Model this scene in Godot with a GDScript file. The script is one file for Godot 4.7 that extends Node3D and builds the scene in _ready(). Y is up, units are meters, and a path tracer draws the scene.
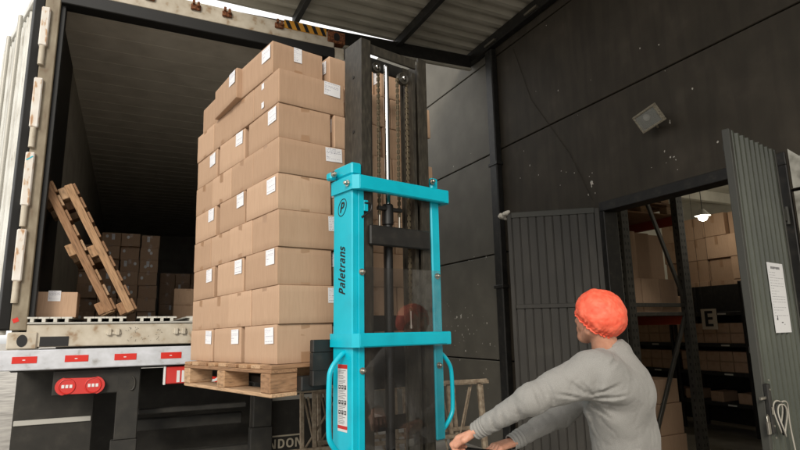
extends Node3D

# ---------------------------------------------------------------- constants of the place
const EYE := Vector3(0, 1.45, 0)
const FOCAL := 554.9            # focal length in pixels of the 800 x 450 photograph
const REAR := -4.67             # plane of the container's rear frame
const WALL := 4.0               # plane of the warehouse facade
const LOAD_YAW := 12.28
const LOAD_AT := Vector3(0.654, 1.292, -2.70)

var cam_basis: Basis
var M := {}
var rng := RandomNumberGenerator.new()
var cache := {}

# ---------------------------------------------------------------- mesh builder
class MB:
	var v := PackedVector3Array()
	var n := PackedVector3Array()
	var uv := PackedVector2Array()
	var ix := PackedInt32Array()

	func vert(p: Vector3, nn: Vector3, t := Vector2.ZERO) -> int:
		v.append(p); n.append(nn); uv.append(t)
		return v.size() - 1

	# a, b, c, d run counter-clockwise seen from outside
	func quad(a: Vector3, b: Vector3, c: Vector3, d: Vector3) -> void:
		var nn := (b - a).cross(c - a)
		if nn.length_squared() < 1e-16:
			nn = (c - a).cross(d - a)
		nn = nn.normalized()
		var s := v.size()
		vert(a, nn, Vector2(0, 1)); vert(b, nn, Vector2(1, 1)); vert(c, nn, Vector2(1, 0)); vert(d, nn, Vector2(0, 0))
		ix.append_array(PackedInt32Array([s, s + 2, s + 1, s, s + 3, s + 2]))

	func tri(a: Vector3, b: Vector3, c: Vector3) -> void:
		var nn := (b - a).cross(c - a).normalized()
		var s := v.size()
		vert(a, nn); vert(b, nn); vert(c, nn)
		ix.append_array(PackedInt32Array([s, s + 2, s + 1]))

	# chamfered box, centred on xf
	func box(xf: Transform3D, size: Vector3, bev := 0.0) -> void:
		var h := size * 0.5
		var b := minf(bev, minf(h.x, minf(h.y, h.z)) * 0.49)
		for ax in 3:
			for sg in [-1.0, 1.0]:
				var e := [Vector3.ZERO, Vector3.ZERO, Vector3.ZERO]
				var u := (ax + 1) % 3
				var w := (ax + 2) % 3
				var pts := []
				for q in [[-1, -1], [1, -1], [1, 1], [-1, 1]]:
					var p := Vector3.ZERO
					p[ax] = sg * h[ax]
					p[u] = q[0] * (h[u] - b)
					p[w] = q[1] * (h[w] - b)
					pts.append(xf * p)
				if sg > 0:
					quad(pts[0], pts[1], pts[2], pts[3])
				else:
					quad(pts[3], pts[2], pts[1], pts[0])
		if b <= 0.0:
			return
		for ax in 3:                       # edges that run along ax
			var u := (ax + 1) % 3
			var w := (ax + 2) % 3
			for su in [-1.0, 1.0]:
				for sw in [-1.0, 1.0]:
					var p0 := Vector3.ZERO; var p1 := Vector3.ZERO; var p2 := Vector3.ZERO; var p3 := Vector3.ZERO
					p0[u] = su * h[u]; p0[w] = sw * (h[w] - b); p0[ax] = -(h[ax] - b)
					p1[u] = su * (h[u] - b); p1[w] = sw * h[w]; p1[ax] = -(h[ax] - b)
					p2 = p1; p2[ax] = h[ax] - b
					p3 = p0; p3[ax] = h[ax] - b
					if su * sw > 0:
						quad(xf * p0, xf * p1, xf * p2, xf * p3)
					else:
						quad(xf * p3, xf * p2, xf * p1, xf * p0)
		for sx in [-1.0, 1.0]:
			for sy in [-1.0, 1.0]:
				for sz in [-1.0, 1.0]:
					var a := xf * Vector3(sx * h.x, sy * (h.y - b), sz * (h.z - b))
					var c := xf * Vector3(sx * (h.x - b), sy * h.y, sz * (h.z - b))
					var d := xf * Vector3(sx * (h.x - b), sy * (h.y - b), sz * h.z)
					if sx * sy * sz > 0:
						tri(a, c, d)
					else:
						tri(a, d, c)

	func bx(x0: float, x1: float, y0: float, y1: float, z0: float, z1: float, bev := 0.0) -> void:
		box(Transform3D(Basis(), Vector3((x0 + x1) / 2, (y0 + y1) / 2, (z0 + z1) / 2)), Vector3(absf(x1 - x0), absf(y1 - y0), absf(z1 - z0)), bev)

	# a rectangular bar from a to b
	func bar(a: Vector3, b: Vector3, w: float, t: float, bev := 0.0, up := Vector3.UP) -> void:
		var d := (b - a).normalized()
		if absf(d.dot(up)) > 0.98:
			up = Vector3.RIGHT
		var s := d.cross(up).normalized()
		var q := s.cross(d).normalized()
		box(Transform3D(Basis(d, q, d.cross(q)), (a + b) / 2), Vector3(a.distance_to(b), t, w), bev)

	# round tube through points
	func tube(p: Array, r: float, sides := 8, caps := true) -> void:
		var ref := Vector3.UP
		var d0: Vector3 = (p[1] - p[0]).normalized()
		if absf(d0.dot(ref)) > 0.9:
			ref = Vector3.RIGHT
		var s := d0.cross(ref).normalized()
		var first := v.size()
		for i in p.size():
			var d: Vector3
			if i == 0:
				d = d0
			elif i == p.size() - 1:
				d = (p[i] - p[i - 1]).normalized()
			else:
				d = ((p[i + 1] - p[i]).normalized() + (p[i] - p[i - 1]).normalized()).normalized()
			s = (s - d * s.dot(d)).normalized()
			var t := d.cross(s)
			for k in sides + 1:
				var a := TAU * k / sides
				var nn := s * cos(a) + t * sin(a)
				vert(p[i] + nn * r, nn, Vector2(float(k) / sides, i))
		for i in p.size() - 1:
			for k in sides:
				var a := first + i * (sides + 1) + k
				var b := a + sides + 1
				ix.append_array(PackedInt32Array([a, b, a + 1, a + 1, b, b + 1]))
		if caps:
			for e in [0, p.size() - 1]:
				var d: Vector3 = (d0 * -1.0) if e == 0 else (p[e] - p[e - 1]).normalized()
				var c := vert(p[e], d)
				var st := v.size()
				for k in sides + 1:
					vert(v[first + e * (sides + 1) + k], d)
				for k in sides:
					if e == 0:
						ix.append_array(PackedInt32Array([c, st + k, st + k + 1]))
					else:
						ix.append_array(PackedInt32Array([c, st + k + 1, st + k]))

	# profile of Vector2(radius, height) turned about the y axis of xf
	func lathe(xf: Transform3D, prof: Array, sides := 16) -> void:
		for i in prof.size() - 1:
			var a: Vector2 = prof[i]
			var b: Vector2 = prof[i + 1]
			var tn := Vector2(b.y - a.y, a.x - b.x)
			if tn.length() < 1e-9:
				continue
			tn = tn.normalized()
			var s := v.size()
			for k in sides + 1:
				var an := TAU * k / sides
				var c := cos(an); var sn := sin(an)
				var nn := (xf.basis * Vector3(c * tn.x, tn.y, sn * tn.x)).normalized()
				vert(xf * Vector3(c * a.x, a.y, sn * a.x), nn)
				vert(xf * Vector3(c * b.x, b.y, sn * b.x), nn)
			for k in sides:
				var q := s + k * 2
				ix.append_array(PackedInt32Array([q, q + 2, q + 1, q + 1, q + 2, q + 3]))

	func disc(xf: Transform3D, r: float, t: float, sides := 16, bev := 0.0) -> void:
		lathe(xf, [Vector2(0, -t / 2), Vector2(r - bev, -t / 2), Vector2(r, -t / 2 + bev), Vector2(r, t / 2 - bev), Vector2(r - bev, t / 2), Vector2(0, t / 2)], sides)

	# polygon in xf's xy plane, pushed along xf's z from 0 to depth
	func prism(xf: Transform3D, poly: PackedVector2Array, depth: float) -> void:
		var pl := poly.duplicate()
		if Geometry2D.is_polygon_clockwise(pl):
			pl.reverse()
		var tr := Geometry2D.triangulate_polygon(pl)
		for i in range(0, tr.size(), 3):
			var a := pl[tr[i]]; var b := pl[tr[i + 1]]; var c := pl[tr[i + 2]]
			if (b - a).cross(c - a) < 0:
				var q := b; b = c; c = q
			tri(xf * Vector3(a.x, a.y, depth), xf * Vector3(b.x, b.y, depth), xf * Vector3(c.x, c.y, depth))
			tri(xf * Vector3(a.x, a.y, 0), xf * Vector3(c.x, c.y, 0), xf * Vector3(b.x, b.y, 0))
		for i in pl.size():
			var a := pl[i]; var b := pl[(i + 1) % pl.size()]
			quad(xf * Vector3(a.x, a.y, 0), xf * Vector3(b.x, b.y, 0), xf * Vector3(b.x, b.y, depth), xf * Vector3(a.x, a.y, depth))

	func mesh() -> ArrayMesh:
		var m := ArrayMesh.new()
		var arr := []
		arr.resize(Mesh.ARRAY_MAX)
		arr[Mesh.ARRAY_VERTEX] = v
		arr[Mesh.ARRAY_NORMAL] = n
		arr[Mesh.ARRAY_TEX_UV] = uv
		arr[Mesh.ARRAY_INDEX] = ix
		m.add_surface_from_arrays(Mesh.PRIMITIVE_TRIANGLES, arr)
		return m

# ---------------------------------------------------------------- small helpers
func lin(r: float, g: float, b: float) -> Color:
	return Color(r, g, b).linear_to_srgb()

func pix(u: float, vv: float, d: float) -> Vector3:      # point seen at a pixel of the photograph, d metres along the lens axis
	return EYE + cam_basis * (Vector3(u - 400.0, 225.0 - vv, -FOCAL) / FOCAL * d)

func thing(called: String, label: String, category: String, xf := Transform3D(), group := "") -> Node3D:
	var o := Node3D.new()
	o.name = called
	add_child(o, true)
	o.transform = xf
	o.set_meta("label", label)
	o.set_meta("category", category)
	if group:
		o.set_meta("group", group)
	return o

func part(parent: Node, called: String, mesh: Mesh, mat: Material, xf := Transform3D(), label := "") -> MeshInstance3D:
	var o := MeshInstance3D.new()
	o.name = called
	o.mesh = mesh
	o.material_override = mat
	parent.add_child(o, true)
	o.transform = xf
	if label:
		o.set_meta("label", label)
	return o

func structure(called: String, mesh: Mesh, mat: Material, label: String) -> MeshInstance3D:
	var o := part(self, called, mesh, mat)
	o.set_meta("kind", "structure")
	o.set_meta("label", label)
	o.set_meta("category", called.replace("_", " "))
	return o

func bxm(x0: float, x1: float, y0: float, y1: float, z0: float, z1: float, bev := 0.0) -> ArrayMesh:
	var b := MB.new()
	b.bx(x0, x1, y0, y1, z0, z1, bev)
	return b.mesh()

func at(p: Vector3) -> Transform3D:
	return Transform3D(Basis(), p)

func rot(p: Vector3, yaw := 0.0, pitch := 0.0, roll := 0.0) -> Transform3D:
	return Transform3D(Basis.from_euler(Vector3(deg_to_rad(pitch), deg_to_rad(yaw), deg_to_rad(roll))), p)

# noise texture with a colour ramp; stops = [[0..1, Color], ...]
func ntex(sd: int, freq: float, octaves: int, stops: Array, size := 256, kind := FastNoiseLite.TYPE_SIMPLEX_SMOOTH) -> ImageTexture:
	var f := FastNoiseLite.new()
	f.seed = sd
	f.noise_type = kind
	f.frequency = freq
	f.fractal_octaves = octaves
	var src := f.get_seamless_image(size, size)
	src.convert(Image.FORMAT_L8)
	var d := src.get_data()
	var lut := PackedByteArray()
	lut.resize(768)
	for i in 256:
		var t := i / 255.0
		var c: Color = stops[-1][1]
		for k in stops.size():
			if t <= stops[k][0]:
				if k == 0:
					c = stops[0][1]
				else:
					c = (stops[k - 1][1] as Color).lerp(stops[k][1], (t - stops[k - 1][0]) / (stops[k][0] - stops[k - 1][0]))
				break
		lut[i * 3] = int(clampf(c.r, 0, 1) * 255); lut[i * 3 + 1] = int(clampf(c.g, 0, 1) * 255); lut[i * 3 + 2] = int(clampf(c.b, 0, 1) * 255)
	var o := PackedByteArray()
	o.resize(size * size * 3)
	for i in size * size:
		var q := d[i] * 3
		o[i * 3] = lut[q]; o[i * 3 + 1] = lut[q + 1]; o[i * 3 + 2] = lut[q + 2]
	return ImageTexture.create_from_image(Image.create_from_data(size, size, false, Image.FORMAT_RGB8, o))

func grey(a: float, b: float) -> Array:
	return [[0.0, Color(a, a, a)], [1.0, Color(b, b, b)]]

func mat(c: Color, rough := 0.8, metal := 0.0, spec := 0.5) -> StandardMaterial3D:
	var m := StandardMaterial3D.new()
	m.albedo_color = c
	m.roughness = rough
	m.metallic = metal
	m.metallic_specular = spec
	return m

# textured, triplanar; colour texture multiplies, bump in centimetres
func tmat(t: Texture2D, scale: Vector3, rough := 0.85, bump: Texture2D = null, depth := 0.1, tint := Color.WHITE, metal := 0.0, world := true) -> StandardMaterial3D:
	var m := mat(tint, rough, metal)
	m.albedo_texture = t
	m.uv1_triplanar = true
	m.uv1_world_triplanar = world
	m.uv1_scale = scale
	if bump:
		m.heightmap_enabled = true
		m.heightmap_texture = bump
		m.heightmap_scale = depth
	return m

func print_tex(im: Image) -> StandardMaterial3D:
	var m := mat(Color.WHITE, 0.6)
	m.albedo_texture = ImageTexture.create_from_image(im)
	return m

func text_mesh(s: String, size_m: float, depth := 0.002) -> TextMesh:
	var t := TextMesh.new()
	var f := SystemFont.new()
	f.font_names = PackedStringArray(["Droid Sans"])
	f.font_weight = 700
	t.font = f
	t.text = s
	t.font_size = 48
	t.pixel_size = size_m / 48.0
	t.depth = depth
	t.curve_step = 1.0
	return t

# ---------------------------------------------------------------- materials
func make_materials() -> void:
	var fine := ntex(3, 0.06, 4, grey(0.35, 0.65))
	var coarse := ntex(4, 0.015, 5, grey(0.2, 0.8))
	M.fine = fine
	M.coarse = coarse
	# cardboard: kraft with faint flutes and mottling
	for k in 3:
		var base := [Color(0.712, 0.594, 0.495), Color(0.737, 0.617, 0.516), Color(0.685, 0.568, 0.47)][k] as Color
		var m := tmat(ntex(10 + k, 0.02, 5, [[0.0, base.darkened(0.03)], [0.5, base], [1.0, base.lightened(0.025)]]), Vector3(6.5, 0.6, 6.5), 0.82, fine, 0.03)
		m.detail_enabled = true
		m.detail_blend_mode = BaseMaterial3D.BLEND_MODE_MUL
		m.detail_albedo = cache_tex("flute", func(): return flute_tex())
		m.metallic_specular = 0.3
		m.resource_name = "cardboard"
		M["card%d" % k] = m
	M.tape = mat(Color(0.63, 0.50, 0.39), 0.35)
	# wood
	for k in 3:
		var b := [Color(0.67, 0.53, 0.395), Color(0.58, 0.44, 0.32), Color(0.72, 0.59, 0.46)][k] as Color
		var t := ntex(20 + k, 0.03, 5, [[0.0, b.darkened(0.34)], [0.3, b.darkened(0.10)], [0.6, b], [1.0, b.lightened(0.1)]])
		M["wood_x%d" % k] = tmat(t, Vector3(0.8, 9, 9), 0.85, fine, 0.1, Color.WHITE, 0.0, false)
		M["wood_z%d" % k] = tmat(t, Vector3(9, 9, 0.8), 0.85, fine, 0.1, Color.WHITE, 0.0, false)
		M["block%d" % k] = tmat(t, Vector3(1.6, 6, 1.6), 0.88, fine, 0.15, Color.WHITE, 0.0, false)
	# facade paint: near-black brown, chalky patches and scuffs
	var ft := ntex(30, 0.008, 6, [[0.0, Color(0.228, 0.206, 0.173)], [0.45, Color(0.25, 0.227, 0.192)], [0.7, Color(0.265, 0.24, 0.204)], [1.0, Color(0.305, 0.278, 0.24)]], 512)
	M.facade = tmat(ft, Vector3(0.42, 0.42, 0.42), 0.72, ntex(31, 0.05, 5, grey(0.3, 0.7)), 0.12)
	M.facade.detail_enabled = true
	M.facade.detail_blend_mode = BaseMaterial3D.BLEND_MODE_MUL
	M.facade.detail_albedo = streak_tex()
	M.facade.metallic_specular = 0.4
	M.facade_skylit = tmat(ntex(33, 0.008, 6, [[0.0, Color(0.355, 0.342, 0.31)], [0.5, Color(0.39, 0.376, 0.342)], [1.0, Color(0.43, 0.415, 0.378)]], 512), Vector3(0.42, 0.42, 0.42), 0.72, M.fine, 0.08)  # facade paint lightened beyond the downpipe, standing in for skylight
	M.mortar = mat(Color(0.07, 0.065, 0.06), 0.95)
	M.plaster = tmat(ntex(34, 0.012, 6, [[0.0, Color(0.42, 0.41, 0.38)], [0.3, Color(0.62, 0.61, 0.57)], [0.55, Color(0.74, 0.73, 0.69)], [1.0, Color(0.82, 0.81, 0.77)]], 512), Vector3(0.9, 0.9, 0.9), 0.95, ntex(35, 0.03, 6, grey(0.1, 0.9)), 0.8)
	M.chip = mat(Color(0.78, 0.76, 0.72), 0.9)
	M.black_steel = tmat(ntex(36, 0.02, 5, [[0.0, Color(0.06, 0.058, 0.055)], [0.7, Color(0.12, 0.115, 0.105)], [1.0, Color(0.2, 0.18, 0.16)]]), Vector3(2, 2, 2), 0.55, fine, 0.03)
	M.leaf_dark = tmat(ntex(37, 0.015, 5, [[0.0, Color(0.155, 0.147, 0.132)], [0.6, Color(0.19, 0.18, 0.162)], [1.0, Color(0.26, 0.246, 0.222)]]), Vector3(1.5, 0.4, 1.5), 0.6)
	M.leaf_green = tmat(ntex(38, 0.012, 5, [[0.0, Color(0.205, 0.222, 0.19)], [0.5, Color(0.24, 0.257, 0.22)], [1.0, Color(0.30, 0.317, 0.275)]]), Vector3(1.2, 0.5, 1.2), 0.5, fine, 0.02)
	M.leaf_frame = mat(Color(0.22, 0.22, 0.2), 0.6)
	M.interior_white = tmat(ntex(39, 0.01, 4, [[0.0, Color(0.72, 0.71, 0.67)], [1.0, Color(0.84, 0.83, 0.79)]]), Vector3(0.5, 0.5, 0.5), 0.9)
	M.interior_floor = tmat(ntex(40, 0.012, 5, [[0.0, Color(0.36, 0.34, 0.31)], [1.0, Color(0.50, 0.48, 0.44)]]), Vector3(0.5, 0.5, 0.5), 0.6)
	M.concrete = tmat(ntex(41, 0.01, 6, [[0.0, Color(0.48, 0.46, 0.43)], [0.5, Color(0.60, 0.58, 0.55)], [1.0, Color(0.68, 0.66, 0.62)]], 512), Vector3(0.3, 0.3, 0.3), 0.9, fine, 0.3)
	M.canopy = tmat(ntex(42, 0.012, 5, [[0.0, Color(0.60, 0.585, 0.54)], [0.6, Color(0.70, 0.685, 0.64)], [1.0, Color(0.75, 0.735, 0.69)]]), Vector3(0.5, 0.5, 2.0), 0.6, null, 0.1, Color.WHITE, 0.0)
	# container
	M.cont_white = tmat(ntex(50, 0.012, 6, [[0.0, Color(0.55, 0.53, 0.48)], [0.22, Color(0.76, 0.75, 0.72)], [0.6, Color(0.84, 0.84, 0.82)], [1.0, Color(0.88, 0.88, 0.87)]], 512), Vector3(0.8, 0.5, 0.8), 0.5)
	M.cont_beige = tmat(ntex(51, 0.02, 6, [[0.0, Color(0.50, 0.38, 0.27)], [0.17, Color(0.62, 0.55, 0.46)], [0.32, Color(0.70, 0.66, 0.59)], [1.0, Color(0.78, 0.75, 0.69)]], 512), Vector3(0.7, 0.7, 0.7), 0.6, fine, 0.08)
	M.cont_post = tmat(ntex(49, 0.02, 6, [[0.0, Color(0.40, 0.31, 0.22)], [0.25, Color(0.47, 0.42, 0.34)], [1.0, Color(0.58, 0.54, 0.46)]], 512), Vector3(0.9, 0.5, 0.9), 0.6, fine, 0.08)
	M.rust = tmat(ntex(52, 0.02, 6, [[0.0, Color(0.22, 0.11, 0.06)], [0.5, Color(0.42, 0.24, 0.13)], [1.0, Color(0.58, 0.40, 0.26)]], 512), Vector3(4, 4, 4), 0.9, fine, 0.2)
	M.rust_white = tmat(ntex(53, 0.012, 6, [[0.0, Color(0.60, 0.42, 0.28)], [0.24, Color(0.72, 0.58, 0.45)], [0.36, Color(0.84, 0.81, 0.77)], [1.0, Color(0.90, 0.89, 0.87)]], 512), Vector3(2.2, 0.8, 2.2), 0.6)
	M.cont_inside = tmat(ntex(54, 0.01, 5, [[0.0, Color(0.56, 0.54, 0.50)], [0.5, Color(0.62, 0.60, 0.56)], [1.0, Color(0.66, 0.64, 0.60)]], 512), Vector3(0.5, 0.5, 0.5), 0.7)
	M.cont_roof_lit = tmat(ntex(48, 0.01, 5, [[0.0, Color(0.76, 0.735, 0.69)], [0.5, Color(0.82, 0.795, 0.75)], [1.0, Color(0.86, 0.835, 0.79)]], 512), Vector3(0.5, 0.5, 0.5), 0.6)  # lining colour lightened on the ceiling in place of bounced daylight
	M.cont_floor = tmat(ntex(55, 0.02, 5, [[0.0, Color(0.68, 0.67, 0.63)], [1.0, Color(0.86, 0.85, 0.82)]]), Vector3(3, 3, 0.5), 0.5)
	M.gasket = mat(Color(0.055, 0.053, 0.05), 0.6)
	M.bumper = tmat(ntex(56, 0.012, 6, [[0.0, Color(0.58, 0.57, 0.56)], [0.3, Color(0.74, 0.75, 0.77)], [1.0, Color(0.82, 0.83, 0.86)]], 512), Vector3(1.2, 1.6, 1.2), 0.45, fine, 0.03)
	M.red_reflect = mat(Color(0.80, 0.13, 0.06), 0.35)
	M.white_reflect = mat(Color(0.86, 0.86, 0.86), 0.35)
	M.lamp_red = mat(Color(0.78, 0.10, 0.05), 0.15)
	M.lamp_red.clearcoat_enabled = true
	M.rubber = tmat(ntex(57, 0.015, 6, [[0.0, Color(0.145, 0.138, 0.122)], [0.6, Color(0.175, 0.165, 0.147)], [1.0, Color(0.22, 0.208, 0.185)]], 512), Vector3(1.0, 1.0, 1.0), 0.8, fine, 0.1)
	M.chassis = tmat(ntex(58, 0.02, 5, [[0.0, Color(0.115, 0.11, 0.098)], [0.6, Color(0.155, 0.147, 0.13)], [1.0, Color(0.20, 0.188, 0.165)]]), Vector3(1.5, 1.5, 1.5), 0.7, fine, 0.1)
	M.alu = mat(Color(0.70, 0.69, 0.66), 0.5, 0.3)
	M.yellow = mat(Color(0.78, 0.55, 0.16), 0.6)
	M.black = mat(Color(0.06, 0.06, 0.06), 0.6)
	# stacker
	M.teal = tmat(ntex(60, 0.01, 5, [[0.0, Color(0.0, 0.63, 0.71)], [0.18, Color(0.0, 0.67, 0.755)], [0.5, Color(0.0, 0.695, 0.78)], [1.0, Color(0.02, 0.72, 0.805)]]), Vector3(2, 2, 2), 0.32, ntex(61, 0.08, 3, grey(0.4, 0.6)), 0.012)
	M.mast = tmat(ntex(62, 0.02, 6, [[0.0, Color(0.12, 0.108, 0.088)], [0.5, Color(0.185, 0.17, 0.142)], [0.8, Color(0.235, 0.218, 0.183)], [1.0, Color(0.34, 0.32, 0.275)]], 512), Vector3(5, 1.2, 5), 0.5, fine, 0.06)
	M.chrome = mat(Color(0.86, 0.86, 0.86), 0.12, 1.0)
	M.chain = mat(Color(0.40, 0.36, 0.29), 0.4, 0.5)
	M.zinc = mat(Color(0.68, 0.66, 0.62), 0.3, 0.9)
	var sh := mat(Color(0.22, 0.21, 0.20, 0.15), 0.03)
	sh.transparency = BaseMaterial3D.TRANSPARENCY_ALPHA
	sh.metallic_specular = 0.72
	M.shield = sh
	M.plastic = mat(Color(0.07, 0.07, 0.07), 0.45)
	M.ink = mat(Color(0.03, 0.05, 0.06), 0.5)
	# people
	M.skin = mat(Color(0.80, 0.60, 0.50), 0.5)
	M.skin.subsurf_scatter_enabled = true
	M.skin.subsurf_scatter_strength = 0.08
	M.skin.albedo_texture = ntex(70, 0.03, 4, [[0.0, Color(0.90, 0.84, 0.82)], [1.0, Color(1, 1, 1)]])
	M.skin.uv1_triplanar = true
	M.skin.uv1_scale = Vector3(6, 6, 6)
	M.jersey = tmat(ntex(71, 0.12, 3, [[0.0, Color(0.43, 0.424, 0.41)], [0.5, Color(0.54, 0.533, 0.518)], [1.0, Color(0.65, 0.643, 0.625)]], 512), Vector3(6, 6, 6), 0.95, ntex(72, 0.2, 2, grey(0.2, 0.8)), 0.06)
	M.jersey.rim_enabled = true
	M.jersey.rim = 0.15
	M.trousers = tmat(ntex(73, 0.1, 3, [[0.0, Color(0.10, 0.11, 0.13)], [1.0, Color(0.17, 0.18, 0.21)]]), Vector3(5, 5, 5), 0.9)
	M.cap = tmat(ntex(74, 0.03, 5, [[0.0, Color(0.93, 0.32, 0.22)], [0.5, Color(0.97, 0.42, 0.31)], [1.0, Color(1.0, 0.55, 0.44)]]), Vector3(3, 3, 3), 0.62, null, 0.03, Color.WHITE, 0.0, false)
	M.cap.backlight_enabled = true
	M.cap.backlight = Color(0.5, 0.12, 0.07)
	M.eye = mat(Color(0.85, 0.83, 0.8), 0.2)
	M.iris = mat(Color(0.12, 0.07, 0.04), 0.2)
	# warehouse stock
	M.rack = tmat(ntex(80, 0.02, 4, [[0.0, Color(0.19, 0.182, 0.165)], [1.0, Color(0.29, 0.28, 0.255)]]), Vector3(3, 1, 3), 0.5)
	M.orange = mat(Color(0.55, 0.20, 0.10), 0.5)
	M.truss = tmat(ntex(81, 0.02, 5, [[0.0, Color(0.46, 0.39, 0.32)], [1.0, Color(0.68, 0.63, 0.55)]]), Vector3(4, 4, 4), 0.7)
	M.lamp_white = mat(Color(0.8, 0.8, 0.78), 0.5)
	M.sign_board = mat(Color(0.76, 0.72, 0.64), 0.7)
	var g := mat(Color(0.75, 0.75, 0.72, 0.3), 0.15)
	g.transparency = BaseMaterial3D.TRANSPARENCY_ALPHA
	M.lens = g
	M.flood = tmat(ntex(82, 0.03, 5, [[0.0, Color(0.30, 0.27, 0.22)], [0.5, Color(0.55, 0.52, 0.45)], [1.0, Color(0.68, 0.65, 0.58)]]), Vector3(8, 8, 8), 0.7)
	M.cable = mat(Color(0.62, 0.60, 0.56), 0.5)
	for m in M.values():
		if m is StandardMaterial3D and m.heightmap_enabled and not m.uv1_triplanar:
			m.heightmap_enabled = false

func cache_tex(key: String, make: Callable) -> Texture2D:
	if not cache.has(key):
		cache[key] = make.call()
	return cache[key]

func flute_tex() -> ImageTexture:       # faint streaks of the corrugated liner and scuffs
	return ntex(17, 0.05, 3, [[0.0, Color(0.965, 0.96, 0.955)], [0.6, Color(1, 1, 1)], [1.0, Color(1, 1, 1)]], 256)

func streak_tex() -> ImageTexture:      # grime washed down the paint in uneven runs
	var f := FastNoiseLite.new()
	f.seed = 32
	f.frequency = 0.035
	f.fractal_octaves = 5
	var im := f.get_seamless_image(512, 64)
	im.convert(Image.FORMAT_L8)
	im.resize(512, 512, Image.INTERPOLATE_CUBIC)
	var d := im.get_data()
	for i in d.size():
		d[i] = int(255.0 * lerpf(0.925, 1.0, smoothstep(0.2, 0.7, d[i] / 255.0)))
	return ImageTexture.create_from_image(Image.create_from_data(512, 512, false, Image.FORMAT_L8, d))

func label_image(sd: int, w: int, h: int) -> Image:
	var r := RandomNumberGenerator.new()
	r.seed = sd
	var im := Image.create(w, h, false, Image.FORMAT_RGB8)
	im.fill(Color(0.90, 0.90, 0.91))
	var y := 5
	while y < h - 8:
		var x := 5
		var line_h := r.randi_range(2, 4)
		var dark := r.randf_range(0.58, 0.80)
		while x < w - 10:
			var l := r.randi_range(3, 12)
			im.fill_rect(Rect2i(x, y, mini(l, w - 6 - x), line_h), Color(dark, dark, dark + 0.05))
			x += l + r.randi_range(2, 6)
			if r.randf() < 0.12:
				break
		y += line_h + r.randi_range(3, 6)
	return im

func face_quad(w: float, h: float) -> ArrayMesh:       # print-carrying sheet, facing +z, with thickness
	var b := MB.new()
	b.quad(Vector3(-w / 2, -h / 2, 0.0004), Vector3(w / 2, -h / 2, 0.0004), Vector3(w / 2, h / 2, 0.0004), Vector3(-w / 2, h / 2, 0.0004))
	return b.mesh()

# rounded box with slightly bulged faces
func soft_box(size: Vector3, r: float, sd: int, amp: float) -> ArrayMesh:
	var nz := FastNoiseLite.new()
	nz.seed = sd
	nz.frequency = 3.0
	var b := MB.new()
	var h := size / 2
	var ts := [-1.0, -0.985, -0.965, -0.6, -0.2, 0.2, 0.6, 0.965, 0.985, 1.0]
	var k := ts.size()
	for ax in 3:
		for sg in [-1.0, 1.0]:
			var u := (ax + 1) % 3
			var w := (ax + 2) % 3
			var s := b.v.size()
			for i in k:
				for j in k:
					var p := Vector3.ZERO
					p[ax] = sg * h[ax]
					p[u] = ts[i] * h[u]
					p[w] = ts[j] * h[w]
					var inner := p.clamp(-h + Vector3(r, r, r), h - Vector3(r, r, r))
					var nn := (p - inner).normalized()
					var q := inner + nn * r
					var e: float = (1.0 - ts[i] * ts[i]) * (1.0 - ts[j] * ts[j])
					q[ax] += sg * amp * e * (0.5 + 1.2 * nz.get_noise_3dv(p * 1.0 + Vector3(sd, ax * 3, sg)))
					q += nn * 0.0012 * nz.get_noise_3dv(p * 4.0)
					b.vert(q, nn)
			for i in k - 1:
				for j in k - 1:
					var a := s + i * k + j
					var c := a + k
					if sg > 0:
						b.ix.append_array(PackedInt32Array([a, a + 1, c, a + 1, c + 1, c]))
					else:
						b.ix.append_array(PackedInt32Array([a, c, a + 1, a + 1, c, c + 1]))
	return b.mesh()

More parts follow.
